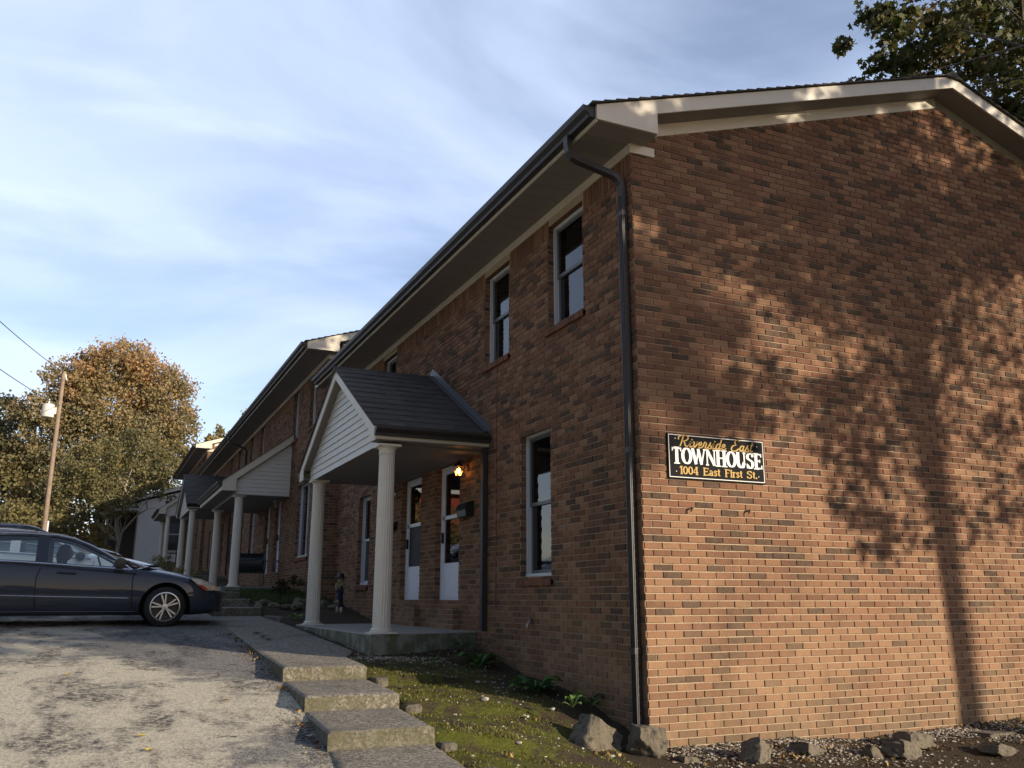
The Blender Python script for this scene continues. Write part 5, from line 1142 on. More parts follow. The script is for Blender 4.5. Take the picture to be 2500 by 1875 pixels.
def tree(name, base, blobs, size, m, label, seed, r0=.3, shape=QUAD, tintf=None, group=None, bark=None, twigs=3, fork=.4, cat="tree", trunk_top=None, thin=.5, r1=.03, lo=.72, clump=True):
    E0 = empty(name, base, label, cat, group); B = Vector(base)
    lb = [(x-B.x, y-B.y, z-B.z, a, c, d, n) for x, y, z, a, c, d, n in blobs]
    tops = [tuple(Vector((x, y, z))*.93) for x, y, z, *_ in lb]
    limbs((0, 0, 0), tops, r0, seed=seed, twigs=twigs, fork=fork, wob=.05*max(z for *_, z in tops), trunk_top=trunk_top, thin=thin, r1=r1, lo=lo).build("trunk", bark or M_BARK, E0, smooth='auto')
    leaf_cloud("crown", E0, lb, size, m, shape, tintf, seed, clump=clump); return E0
def dome(cx, cy, z0, rad, h, n, total, seed, br=.42, squash=.8, ytop=1.0):
    """overlapping blobs covering a rounded crown"""
    r_ = random.Random(seed); out = []
    for i in range(n):
        u = r_.random(); ph = r_.random()*2*math.pi; th = math.acos(u); rr = rad*(.35+.5*r_.random())
        x = cx+rr*math.sin(th)*math.cos(ph); y = cy+rr*math.sin(th)*math.sin(ph)*ytop; z = z0+(h-br*rad)*(.12+.88*math.cos(th)*(.6+.4*r_.random()))
        s = rad*br*r_.uniform(.7, 1.15); out.append((x, y, z, s, s, s*squash, total/n))
    return out
# the big autumn tree: orange top, olive below
def t_big(P, r_): return .10+.66*np.clip((P[:, 2]-5.0)/11.0, 0, 1)+.16*np.sin(P[:, 0]*1.7+P[:, 2]*1.1)*np.sin(P[:, 2]*1.9+P[:, 1])+r_.normal(size=len(P))*.13
GT = "trees beyond the parking area"
LM = 2.6
bl = [(-6.9, 57, 15.0, 2.4, 2.2, 1.9, 3000), (-4.6, 57, 16.2, 2.5, 2.4, 2.0, 3400), (-2.2, 57, 15.0, 2.4, 2.2, 1.9, 3000), (-.8, 57, 12.6, 1.7, 2.0, 2.0, 2000), (-8.6, 57, 12.4, 2.2, 2, 1.8, 2400), (-9.6, 58, 9.8, 1.8, 2, 1.5, 1500),
      (-5.6, 57, 12.6, 3.2, 2.5, 2.2, 4200), (-2.6, 57, 11.4, 2.6, 2.5, 2.2, 3200), (-6.6, 57, 9.4, 3.2, 2.5, 2.0, 3200), (-3.4, 57, 8.4, 3.0, 2.5, 1.9, 3000), (-.2, 57.6, 10.2, 1.2, 1.5, 1.1, 700)]
tree("autumn_tree", (-4.8, 57, 2.6), [(*q[:6], q[6]*2.5) for q in bl], .155, ML_AUT, "largest tree, a rounded crown turning orange at the top, beyond the utility pole", 3, .42, tintf=t_big, group=GT, shape=TRI5)
tree("dark_tree", (-12.4, 61, 2.4), dome(-12.6, 61, 5, 5.2, 10.6, 16, 34000, 5), .17, ML_OLV, "dark olive tree at the left edge, lower than the orange tree beside it", 6, .35, tintf=lambda P, r_: .28+.4*np.clip((P[:, 2]-8)/5, 0, 1)+r_.normal(size=len(P))*.14, group=GT, shape=TRI5)
bl = [(-5.6, 49, 8.2, 1.8, 1.6, 1.6, 1700), (-3.4, 49, 9.2, 1.9, 1.6, 1.6, 1700), (-1.9, 49, 7.9, 1.5, 1.5, 1.5, 1300), (-6.9, 49, 6.6, 1.5, 1.5, 1.5, 1300), (-4.5, 49, 6.5, 1.8, 1.5, 1.3, 1400), (-7.6, 49.5, 5.0, 1.3, 1.3, 1.2, 900)]
tree("slender_tree", (-3.75, 49.6, 2.5), [(*q[:6], q[6]*1.3) for q in bl], .14, ML_OLV, "slender pale-barked tree with sparse olive leaves in front of the low grey house", 8, .15, tintf=lambda P, r_: .45+r_.normal(size=len(P))*.2, group=GT, bark=M_BARKP, twigs=6, fork=.32, shape=TRI5)
tree("dark_tree", (1.5, 66, 3), dome(1.2, 66, 5.5, 4.5, 6.2, 9, 12000, 9), .24, ML_DRK, "dark green tree filling the gap above the low grey house roof", 10, .3, group=GT, shape=TRI5)
tree("pale_tree", (4.2, 68, 3), [(3.4, 68, 13.6, 1.9, 1.6, 1.7, 650), (5.6, 68, 14.6, 2.0, 1.6, 1.7, 650), (2.0, 68, 12, 1.6, 1.6, 1.4, 420), (4.8, 68, 12.2, 2.4, 1.8, 1.8, 800)], .26, ML_OLV, "thin pale tree with see-through crown just showing above the far townhouse roof", 12, .14, tintf=lambda P, r_: .8+r_.normal(size=len(P))*.15, group=GT, bark=M_BARKP, twigs=9, fork=.5, shape=TRI5)
for i, (x, y, z, rx, rz_, n, tn, lb) in enumerate(((-13.5, 47, 4.6, 3.2, 3.0, 5200, .32, "leftmost dense shrub mass of olive leaves behind the parked cars"), (-9.0, 48, 4.3, 3.0, 2.7, 4800, .42, "olive shrub left of the utility pole foot"), (-5.8, 50, 4.4, 2.0, 1.9, 2600, .80, "yellowing shrub right of the utility pole foot"),
                                              (-1.8, 60, 5.2, 3.2, 3.0, 4200, .15, "dark shrub behind the porch of the low grey house"), (-8.6, 56, 7.2, 3.4, 3.2, 5000, .35, "tall dark shrub under the orange tree"))):
    e_ = empty("shrub", (x, y, A(y)), lb, "shrub", "shrubs beyond the cars")
    leaf_cloud("foliage", e_, [(0, 0, z-A(y)-.6, rx, rx*.7, rz_, n*1.8)], .17, ML_OLV, TRI5, lambda P, r_, tn=tn: tn+.12*np.clip(P[:, 2]-1.5, -1, 2)+r_.normal(size=len(P))*.15, 40+i)
    limbs((0, 0, -.3), [(rx*.5, 0, z-A(y)), (-rx*.5, .2, z-A(y)), (0, -.3, z-A(y)+.6)], .09, seed=i, twigs=3, fork=.25).build("stem", M_BARK, e_)
# sycamore whose crown comes into the top right corner
bl = [(4.6, .9, 9.3, .55, .8, .38, 85), (5.5, 1.0, 9.9, .9, .9, .55, 300), (6.7, 1.4, 10.2, 1.1, 1.1, .8, 620), (6.5, 1.8, 9.3, .8, 1.0, .7, 300), (7.9, 1.6, 10.2, 1.3, 1.2, 1.3, 1100), (7.6, 1.2, 8.6, .9, 1.0, .7, 420), (8.9, 1.4, 9.0, 1.2, 1.2, 1.2, 1000),
      (9.6, 1.4, 11.4, 1.7, 1.5, 1.5, 1500), (8.2, 1.6, 12.0, 1.5, 1.4, 1.2, 900), (6.6, .6, 11.0, 1.2, 1.1, .7, 520), (11.5, 1.0, 10.5, 2.0, 1.8, 1.9, 1400), (6.05, -.35, 7.15, .22, .3, .22, 45), (6.6, .0, 7.7, .4, .4, .35, 110), (7.1, .4, 8.0, .5, .5, .45, 190), (9.2, 1.2, 7.9, 1.0, 1.0, .9, 620), (8.2, .4, 8.0, .6, .7, .6, 260), (10.4, 1.0, 8.8, 1.2, 1.2, 1.3, 900), (7.2, -.9, 8.9, .8, .7, .8, 420), (8.6, -1.0, 9.4, 1.2, .9, 1.2, 900), (12.5, 1.5, 13, 2.6, 2.2, 1.8, 1200)]
syc = tree("sycamore", (12.6, -1.2, -.4), [(*q[:6], q[6]*1.55) for q in bl], .105, ML_SYC, "broad leafed sycamore whose crown hangs over the roof in the top right corner", 21, .34, shape=STAR, tintf=lambda P, r_: .35+r_.random(len(P))*.5+.12*np.sin(P[:, 0]*2.1+P[:, 2]*1.3), bark=M_BARK, twigs=2, fork=.55, thin=.20, r1=.008)
# the tree behind the camera: its shadow falls on the gable wall
def toward(x, z, s): return (x+.55*s, -.835*s, z+math.tan(SUN_EL)*s)
sh = []
def add_sh(x, z, s, rx, rz_, n): p = toward(x, z, s); sh.append((p[0], p[1], p[2], rx, rx*.8, rz_, n))
for (x, z, s, rx, rz_, n) in ((.3, 4.7, 9.3, .75, .5, 110), (.9, 5.6, 9, 1.0, .55, 300), (.9, 4.9, 10, .6, .35, 120), (1.25, 2.95, 9.5, .42, .34, 140), (1.5, 3.3, 9.2, .35, .3, 90), (1.6, 5.0, 9.6, .9, .45, 230), (2.5, 5.8, 9.5, 1.1, .5, 330), (2.1, 4.4, 8.8, .5, .35, 130), (2.75, 2.85, 9.3, .50, .34, 190), (2.85, 2.25, 9.4, .40, .36, 150),
                         (3.05, 1.70, 9.1, .36, .24, 90), (2.2, 3.1, 9.9, .40, .25, 90), (3.2, 5.0, 10.4, .9, .45, 280), (4.0, 4.5, 9.4, .8, .5, 260), (3.7, 6.1, 10, 1.3, .6, 420), (4.9, 5.6, 10.3, 1.2, .6, 330), (4.3, 7.1, 10, 1.2, .6, 330), (5.2, 4.0, 10.5, .55, .35, 130), (4.6, 1.98, 9.8, 1.0, .16, 170), (5.5, 2.3, 10.5, .5, .3, 110),
                         (6.0, 3.2, 10.0, .7, .5, 170), (6.2, 5.6, 10.0, 1.3, .8, 380), (7.2, 4.2, 10.0, 1.2, .9, 280), (3.0, 3.5, 10, .45, .2, 70), (.2, 6.3, 9.6, .8, .4, 160), (1.8, 6.7, 9.6, 1.2, .5, 260), (4.9, 3.0, 9.8, .4, .25, 80)): add_sh(x, z, s, rx, rz_, n)
EXTRA = []
r5 = random.Random(31)
for k in range(34):
    x = r5.uniform(-.4, 8.5); z = r5.uniform(5.0, 8.6)-.0*x
    if 5.3 < z: p = toward(x, z, r5.uniform(9, 13)); EXTRA.append((p[0], p[1], p[2], r5.uniform(.5, .9), .6, r5.uniform(.3, .5), 420))
tb = (3.70+.55*12.5, -.835*12.5, -1.0)
tree("street_tree", tb, [(*q[:3], q[3]*1.25, q[4]*1.5, q[5]*1.3, q[6]*(1.8 if q[2] > 7.2 else 1.0)) for q in sh]+EXTRA, .12, ML_SYC, "slim street tree behind the camera that throws its leafy shadow on the gable wall", 23, .125, shape=STAR, bark=M_BARKP, twigs=1, fork=.45, trunk_top=(.02, .0, 8.8), thin=.26, clump=False, r1=.012)
# trees across the street and on the far side of the lot (outside the picture; they shade the place and show in glass; the lot-side row is added to cut skylight)
BK = []
r6 = random.Random(77)
for k in range(27):
    x = r6.uniform(-1.2, 8.8); z = r6.uniform(5.4, 9.2)
    if z > 5.2-.25*abs(x-1.5)*0: p = toward(x, z, r6.uniform(20, 25)); BK.append((p[0], p[1], p[2], r6.uniform(.7, 1.2), 1.0, r6.uniform(.5, .8), 330))
for (gx, gy, gz_) in ((-5.6, 7.9, .9), (-6.4, 7.9, 1.6), (-5.2, 7.6, 2.0), (-7.4, 7.9, 1.2), (-4.6, 6.5, .6), (-8, 6.8, 1.0), (-7.2, 6.6, .3), (-5.0, 7.9, 1.2), (-5.0, 7.9, .8), (-4.7, 7.5, 1.5)):
    s_ = 37.0; BK.append((gx+.55*s_*.985, gy-.835*s_*.985, gz_+math.tan(SUN_EL)*s_*.985, 1.0, .9, .8, 420))
tree("street_tree", (3.9+.55*22.5, -.835*22.5, -1.6), BK, .2, ML_SYC, "tall street tree on the far kerb whose high crown softens the light on the gable", 24, .16, shape=STAR, bark=M_BARK, twigs=0, trunk_top=(0, 0, 13.0), thin=.2, r1=.012, lo=.93)
r2 = random.Random(4)
for i, (x, y, rad, h, n, zz) in enumerate(((20, -32, 5, 7.2, 2600, 2.0), (12.5, -30, 4.6, 6.4, 2200, 1.6), (29, -36, 6, 10, 2600, 2), (-22, 4, 6.5, 14, 4200, 3.2), (-24, 18, 6.5, 14, 4200, 3.2), (-20, -10, 6, 12, 3600, 2.4), (-24, 32, 6, 13, 3600, 3.5), (-30, -22, 7, 14, 3200, 2.5), (5, -40, 5, 8, 2000, 1))):
    tree("street_tree", (x, y, -1.2 if y < 0 else A(y)), dome(x, y, zz, rad, h, 9, n, 60+i), .42, ML_OLV, ["tree across the street to the south east", "lower tree across the street to the south east", "tallest tree across the street", "tree on the far side of the parking lot, nearest the street corner", "tree on the far side of the parking lot, middle", "tree across the side street", "tree on the far side of the parking lot, near the red building", "tree at the far street corner", "small tree straight across the street"][i], 70+i, .3, group="trees outside the picture", shape=TRI5)

for i, (x, y, rx, h_) in enumerate(((-34, -26, 8, 4.0), (-20, -28, 8, 3.6), (-7, -30, 7, 3.4), (5, -29, 7, 3.2), (17, -31, 7, 3.4), (30, -30, 8, 4.2))):  # unseen hedges added as a dark backdrop for reflections in the car paint
    e_ = empty("hedge", (x, y, A(max(-60, y))), ["westernmost", "second", "third", "fourth", "fifth", "easternmost"][i]+" stretch of hedge across the street", "hedge", "hedges across the street")
    leaf_cloud("foliage", e_, [(dx*rx, 0, h_*.5, rx*.45, 1.6, h_*.55, 1500) for dx in (-.8, -.3, .3, .8)], .4, ML_DRK, TRI5, lambda P, q: .5+q.normal(size=len(P))*.2, 80+i); MB().box((-rx, -.15, -.3), (rx, .15, h_*.5)).build("stem", M_BARK, e_)
# ================================================================== YARD THINGS
M_ROCK = None
def rockmat():
    s = NT("rock"); n = s.noise(6, 7, .7); col = s.mix(n, (.060, .050, .036), (.26, .225, .165)); col = s.mix(s.rng(s.noise(14, 5, .7), .5, .66), col, (.05, .045, .035))
    s.put(s.b.inputs["Base Color"], col); s.put(s.b.inputs["Roughness"], .92); s.bump(s.noise(22, 8, .75), .035); return s.m
M_ROCK = rockmat()
def rock_mesh(b, c, sx, sy, sz, seed, rz=0.0, tilt=0.0, sub=3, cuts=7, block=False):
    bm = bmesh.new(); bmesh.ops.create_icosphere(bm, subdivisions=sub, radius=1); rr = random.Random(seed)
    pl = [(Vector(q_).normalized(), d_) for q_, d_ in (((1, .1, .15), .62), ((-1, .05, .1), .60), ((.1, 1, 0), .6), ((-.1, -1, .12), .58), ((.18, .1, 1), .50))] if block else []
    pl += [(Vector((rr.gauss(0, 1), rr.gauss(0, 1), rr.gauss(0, .8))).normalized(), rr.uniform(.50, .82)) for _ in range(cuts)]
    Mx = Matrix.Translation(c) @ Matrix.Rotation(rz, 4, 'Z') @ Matrix.Rotation(tilt, 4, 'Y') @ Matrix.Diagonal((sx, sy, sz, 1))
    f1 = [rr.uniform(0, 6) for _ in range(6)]
    for v in bm.verts:
        p = v.co.copy()
        for nrm, d in pl:
            e_ = p.dot(nrm)-d
            if e_ > 0: p -= nrm*e_
        p *= 1+.045*math.sin(p.x*9+f1[0])*math.sin(p.y*8+f1[1])+.04*math.sin(p.z*13+f1[2]+p.x*6)+.03*math.sin(p.y*21+f1[3])*math.cos(p.x*19+f1[4])
        v.co = Mx @ p
    bm.verts.index_update(); b.add([tuple(v.co) for v in bm.verts], [tuple(v.index for v in f.verts) for f in bm.faces]); bm.free(); return b
ROCKS = [(-.50, .10, -.12, .27, .19, .21, .2, .5, "large leaning brown rock left of the downspout foot"), (-.13, -.12, -.13, .20, .19, .20, .1, 0.05, "blocky pale-topped rock at the foot of the building corner"),
         (.16, -.36, -.29, .11, .08, .07, 0, 0, "small pale rounded stone just right of the corner rocks"), (.73, -.52, -.24, .19, .16, .20, .6, .35, "upright dark grey rock in the gravel, nearest the corner block"),
         (1.42, -.45, -.30, .24, .15, .13, .3, .25, "wide dark rock in the gravel, second to the right of the corner rocks"), (2.0, -.62, -.31, .13, .10, .11, .2, .2, "small pointed rock in the middle of the gravel strip"),
         (2.34, -.66, -.30, .26, .15, .14, .4, .25, "long dark slab rock in the gravel right of the small pointed rock"), (2.75, -.42, -.27, .22, .16, .15, .1, .1, "low rounded rock in front of the tree shadow on the wall"),
         (3.42, -.82, -.34, .24, .16, .09, .2, .2, "flat grey rock at the right end of the gravel strip"), (4.0, -.35, -.30, .35, .18, .06, .1, 0, "pale flat stone lying near the right edge against the gable wall")]
for i, (x, y, z, a, c, d, rz, tl, lb) in enumerate(ROCKS):
    k_ = 1.05 if i < 2 else 1.15; b = rock_mesh(MB(), (0, 0, 0), a*k_, c*k_, d*k_*(1 if i < 2 else .72), 100+i, rz, tl, 4 if i < 2 else 3, 3, True); o = b.build("rock", M_ROCK, smooth='auto'); o.location = (x, y, z); tag(o, lb, "rock", "rocks along the gable wall and corner")
r3 = random.Random(8)
for i, (x, y, z, s, lb) in enumerate(((-1.20, .96, .13, .085, "flat grey stone lying on the moss"), (-.60, .74, .04, .055, "white pebble on the soil left of the corner downspout"), (-.97, .52, .015, .045, "pale pebble in the sunlit moss"), (-1.55, -.54, -.03, .05, "pale stone low in the sunlit moss"), (-.63, -.40, -.21, .05, "pale pebble in front of the corner rocks"), (-.84, 2.03, .19, .06, "pale stone in the shaded moss below the porch"))):
    s *= .55; o = rock_mesh(MB(), (0, 0, 0), s, s*.8, s*.5, 200+i, r3.random()*3, 0, 2).build("stone", mat("pale_stone", (.34, .32, .27), .8, noise=(20, .2)), smooth='auto'); o.location = (x, y, z+.01); tag(o, lb, "stone", "single stones in the moss bed")
# row of rubble stones along the bed in front of block 2
for i in range(14):
    x = -1.75+i*.13+r3.uniform(-.04, .04); y = 11.3+.4*math.sin(i)+r3.uniform(-.2, .2)
    o = rock_mesh(MB(), (0, 0, 0), r3.uniform(.10, .20), r3.uniform(.08, .14), r3.uniform(.06, .12), 300+i, r3.random()*3, 0, 2).build("rubble_stone", M_ROCK, smooth='auto'); o.location = (x, y, yard_z(x, y)+.03)
    tag(o, "grey rubble stone in the rough row edging the bed beyond the front porch", "stone", "rubble stones edging the far bed")
M_EDGE = mat('edging_dark', (.10, .09, .07), .95, noise=(9, .6), bump=(30, .03))
# broken concrete edging beside the steps
for i, (x, y, z, a, c, d, rz, lb) in enumerate(((-1.93, 2.22, .17, .07, .22, .11, .15, "dark broken edging block right of the top step"), (-2.03, .82, .06, .08, .20, .10, .1, "chipped edging block at the right end of the second step"), (-2.18, -.42, -.06, .07, .22, .09, .15, "small edging block at the right end of the third step"),
                                                 (-2.12, -1.0, -.11, .05, .50, .045, .35, "thin dark edging strip beside the lowest step"), (-1.55, -1.35, -.16, .32, .05, .05, -.1, "thin edging strip at the bottom edge of the moss bed"), (-1.73, 9.3, .69, .06, .85, .07, .0, "long low concrete kerb piece beside the walk before the far steps"))):
    b = MB(); b.box((-a, -c, -d), (a, c, d)); o = b.build("edging_block", M_EDGE, bevel=.02)
    for v in o.data.vertices: v.co += Vector((noise2(v.co.y*9+i, v.co.z*7), noise2(v.co.x*9, v.co.y*8+i), noise2(v.co.x*7+i, v.co.y*6)))*.012
    o.location = (x, y, z); o.rotation_euler = (0, 0, rz); tag(o, lb, "edging", "concrete edging pieces by the walk")

def gz(x, y): return yard_z(x, y)
M_PEB = None
def pebble_mat():
    s = NT("pebbles"); a = s.n("ShaderNodeAttribute"); a.attribute_name = "tint"
    c_ = s.ramp(a.outputs["Fac"], [(0, (.06, .045, .03)), (.35, (.17, .14, .105)), (.6, (.33, .29, .23)), (.85, (.48, .43, .36)), (1, (.60, .57, .50))]); s.put(s.b.inputs["Base Color"], c_); s.put(s.b.inputs["Roughness"], .85); return s.m
M_PEB = pebble_mat()
def scatter(name, pts, size, m, seed, flat=.55, label=None, cat=None, kind="stuff", tb=(0, 1)):
    r_ = np.random.default_rng(seed); v = []; f = []; tn = []
    oc = np.array([(1, 0, 0), (.3, 1, .1), (-.9, .2, 0), (.1, -1, 0), (0, .1, 1), (.1, 0, -1)], float); of = [(0, 1, 4), (1, 2, 4), (2, 3, 4), (3, 0, 4), (1, 0, 5), (2, 1, 5), (3, 2, 5), (0, 3, 5)]
    for (x, y, z) in pts:
        s = size*r_.uniform(.45, 1.5); a = r_.random()*6.28; q = oc*r_.uniform(.7, 1.25, (6, 3))*s; q[:, 2] *= flat*r_.uniform(.6, 1.2)
        X = q[:, 0]*math.cos(a)-q[:, 1]*math.sin(a)+x; Y = q[:, 0]*math.sin(a)+q[:, 1]*math.cos(a)+y; o = len(v); v += list(zip(X, Y, q[:, 2]+z)); f += [tuple(i+o for i in t_) for t_ in of]; tn += [tb[0]+(tb[1]-tb[0])*r_.random()]*8
    me = bpy.data.meshes.new(name); me.from_pydata(v, [], f); at = me.attributes.new("tint", 'FLOAT', 'FACE'); at.data.foreach_set("value", tn); me.materials.append(m)
    o = bpy.data.objects.new(name, me); C.objects.link(o); o["kind"] = kind; tag(o, label, cat); return o
r4 = np.random.default_rng(12); pts = []
for _ in range(9500):
    x = r4.uniform(.0, 7.5); y = -abs(r4.normal()*.42)-.02
    if y > -1.5 and math.sin(x*2.3+y*4)+math.sin(x*.9+1)*.6+r4.normal()*.7 > -.35: pts.append((x, y, gz(x, y)+.004))
scatter("gravel", pts, .015, M_PEB, 3, tb=(0, .82), label="pale crushed gravel strewn along the foot of the gable wall", cat="gravel")
pts = []
for _ in range(1500):
    x = r4.uniform(-2.1, -.02); y = r4.uniform(-1.6, 5.2)
    if x < walk_r(y)+.02: continue
    k = .25+.6*(y > 3.0)+.35*(abs(x+.7) < .25 and y > 1)
    if r4.random() < k: pts.append((x, y, gz(x, y)+.003))
for _ in range(500):
    x = -1.9+r4.random()*1.75; y = 3.62-r4.random()*.35; pts.append((x, y, gz(x, y)+.004))
scatter("pebbles", pts, .013, M_PEB, 4, label="scattered small pebbles on the moss and soil of the bed", cat="pebbles", tb=(.2, 1))
pts = []
for _ in range(1400):
    y = r4.uniform(-3, 9); x = walk_l(max(-3.5, min(y, 10)))-abs(r4.normal()*.16)-.01; pts.append((x, y, A(y)+.003))
scatter("loose_grit", pts, .008, M_PEB, 6, label="loose grit gathered along the walk edge", cat="grit", tb=(.0, .8))
# moss tufts
def blades(name, pts, h, w_, m, seed, label, cat, tintf=None, kind="stuff"):
    r_ = np.random.default_rng(seed); n = len(pts); P = np.array(pts); a = r_.random(n)*6.28; hh = h*r_.uniform(.5, 1.5, n); ln = r_.normal(size=(n, 2))*hh[:, None]*.7
    dx = np.stack([np.cos(a), np.sin(a), np.zeros(n)], 1)*w_*r_.uniform(.6, 1.4, n)[:, None]; tip = P+np.stack([ln[:, 0], ln[:, 1], hh], 1); V = np.stack([P-dx, P+dx, tip], 1).reshape(-1)
    me = bpy.data.meshes.new(name); me.vertices.add(n*3); me.vertices.foreach_set("co", V.astype(np.float32)); me.loops.add(n*3); me.loops.foreach_set("vertex_index", np.arange(n*3, dtype=np.int32)); me.polygons.add(n); me.polygons.foreach_set("loop_start", np.arange(0, n*3, 3, dtype=np.int32)); me.update(calc_edges=True)
    at = me.attributes.new("tint", 'FLOAT', 'FACE'); at.data.foreach_set("value", np.clip(r_.random(n), 0, 1).astype(np.float32)); me.materials.append(m); o = bpy.data.objects.new(name, me); C.objects.link(o); o["kind"] = kind; tag(o, label, cat); return o
ML_MOSS = leaf_mat("moss_blades", [(0, (.035, .030, .012)), (.4, (.09, .095, .015)), (.75, (.20, .19, .03)), (1, (.30, .24, .10))], .25)
ML_GRASS = leaf_mat("grass_blades", [(0, (.02, .04, .008)), (.5, (.05, .09, .02)), (1, (.14, .15, .05))], .3)
pts = []
for _ in range(30000):
    x = r4.uniform(-2.25, -.35); y = r4.uniform(-1.6, 4.0)
    if x > walk_r(y)+.02 and math.sin(x*5.1+1)*math.sin(y*4.3)+.6*math.sin(x*11+y*9)+r4.normal()*.35 > -.05+max(0, (x+1.0))*1.2+max(0, y-2.2)*.6: pts.append((x, y, gz(x, y)-.004))
blades("moss", pts, .019, .005, ML_MOSS, 7, "patchy yellow-green moss carpet beside the steps", "moss")
pts = []
for _ in range(5000):
    x = r4.uniform(-1.7, -.1); y = r4.uniform(11.6, 14.8); pts.append((x, y, gz(x, y)-.01))
blades("grass", pts, .10, .012, ML_GRASS, 8, "dark green grass and weeds in the bed before the second porch", "grass")
# plants
M_HOSTA = leaf_mat("hosta_leaf", [(0, (.035, .085, .03)), (.5, (.065, .15, .04)), (1, (.17, .27, .06))], .25)
def plant(name, loc, n, ln, wd, label, seed, tb=(0, 1), up_=.6, cat="plant"):
    rr = random.Random(seed); b = MB(); tn = []
    for i in range(n):
        a = 6.28*i/n+rr.uniform(-.3, .3); L0 = ln*rr.uniform(.6, 1.15); w0 = wd*rr.uniform(.7, 1.2); el = up_*rr.uniform(.6, 1.5); d = Vector((math.cos(a), math.sin(a), 0)); sd_ = Vector((-d.y, d.x, 0)); rows = []
        for j in range(8):
            t_ = j/7; p = d*L0*(t_*.95)+Vector((0, 0, L0*(el*t_*1.6-el*1.15*t_*t_))); ww = w0*(.06+ (math.sin(math.pi*max(0, t_-.22)/.78) if t_ > .22 else 0)**.8)*(1 if t_ < .98 else .05)
            rows.append([p-sd_*ww+Vector((0, 0, ww*.35)), p, p+sd_*ww+Vector((0, 0, ww*.35))])
        k = len(b.f); b.grid(rows); tn += [tb[0]+(tb[1]-tb[0])*rr.random()]*(len(b.f)-k)
    o = b.build(name, M_HOSTA, smooth=True); o.location = loc
    at = o.data.attributes.new("tint", 'FLOAT', 'FACE'); at.data.foreach_set("value", tn[:len(o.data.polygons)]); tag(o, label, cat, "small leafy plants in the bed"); return o
for i, (x, y, n, ln, wd, lb, tb) in enumerate(((-.40, 1.50, 19, .34, .058, "full hosta clump against the wall below the nearest window", (.1, .8)), (-.42, 3.02, 14, .28, .055, "smaller hosta on the mound below the porch corner", (.2, .9)), (-.30, 3.75, 9, .26, .035, "thin weedy plant against the porch slab corner", (.3, 1)), (-.10, .92, 7, .24, .04, "small leafy sprig at the wall near the downspout foot", (.4, 1)), (-.62, .30, 5, .16, .025, "bright yellow-green sprig above the leaning rock", (.9, 1)), (-1.25, 9.6, 10, .20, .04, "yellow-green leafed plant behind the far porch column", (.9, 1)), (-.9, 3.3, 6, .12, .02, "tiny weed in the pebbles below the porch slab", (.3, .8)))):
    plant("leafy_plant", (x, y, gz(x, y)-.01+(.22 if "sprig above" in lb else 0)), n, ln, wd, lb, 500+i, tb, .9 if "sprig" in lb or "thin" in lb else .7)
# dirt mound with dry stems under the porch corner
o = rock_mesh(MB(), (0, 0, 0), .34, .30, .13, 77, 0, 0, 3, 2).build("soil_mound", M_YARD, smooth=True); o.location = (-.35, 3.35, gz(-.35, 3.35)); tag(o, "dark mound of soil and roots against the wall below the porch corner", "soil mound")
b = MB()
for i in range(26):
    a = r3.uniform(0, 6.28); p = Vector((-.32+.14*math.cos(a), 3.4+.12*math.sin(a), gz(-.32, 3.4)+.08)); b.tube([p, p+Vector((r3.uniform(-.12, .12), r3.uniform(-.12, .1), r3.uniform(.05, .2))), p+Vector((r3.uniform(-.25, .25), r3.uniform(-.25, .1), r3.uniform(.02, .25)))], .003, 4)
tag(b.build("dry_stems", M_BARK), "tangle of dry brown stems on the soil mound", "dry stems")
def shrub(loc, r_, n, label, seed, m, tb):
    e_ = empty("shrub", loc, label, "shrub", "small shrubs by the far porches"); leaf_cloud("foliage", e_, [(0, 0, r_*.7, r_, r_, r_*.8, n)], .05, m, TRI5, lambda P, q: tb+q.normal(size=len(P))*.2, seed)
    limbs((0, 0, 0), [(r_*.5, 0, r_), (-r_*.5, 0, r_), (0, .1, r_*1.2)], .012, seed=seed, twigs=2, fork=.3, r1=.004, wob=.03).build("stem", M_BARK, e_)
shrub((-.75, 13.5, 1.0), .38, 900, "dark leafy shrub in the bed left of the wide lower window", 31, ML_DRK, .5)
shrub((-1.9, 26.5, 1.5), .45, 900, "shrub with yellow flowers beside the farther porch columns", 32, ML_OLV, .8)
shrub((-2.3, 33.5, 2.0), .6, 1200, "low shrub beyond the gabled far porch", 33, ML_OLV, .6)
# fallen leaves
M_LY = mat("leaf_yellow", (.50, .36, .06), .6); M_LB = mat("leaf_brown", (.30, .15, .08), .7)
def fallen(x, y, z, s, m, label, seed):
    rr = random.Random(seed); a = rr.random()*6; vs = [(p[0]*s*math.cos(a)-p[1]*s*math.sin(a), p[0]*s*math.sin(a)+p[1]*s*math.cos(a), .006+s*.22*(abs(p[0])+rr.random()*.3)) for p in STAR]
    o = MB().add([(0, 0, .004)]+vs, [(0, i+1, (i+1) % 12+1) for i in range(12)]).build("fallen_leaf", m); o.location = (x, y, z); tag(o, label, "leaf", "fallen leaves")
for i, (x, y, s, m, lb) in enumerate(((-4.83, 3.0, .075, M_LY, "small yellow fallen leaf on the grey asphalt, farthest up the lot"), (-4.25, .15, .07, M_LY, "yellow fallen leaf on the asphalt, the upper of the two near the bottom"), (-4.21, -.26, .07, M_LY, "yellow fallen leaf on the asphalt, the lower of the two near the bottom"), (-3.51, 1.33, .06, M_LY, "yellow fallen leaf on the asphalt nearest the second step"), (-3.10, -.15, .06, mat("leaf_grey", (.32, .28, .22), .7), "curled grey leaf against the side of the third step"))): fallen(x, y, A(y)+.01, s, m, lb, 600+i)
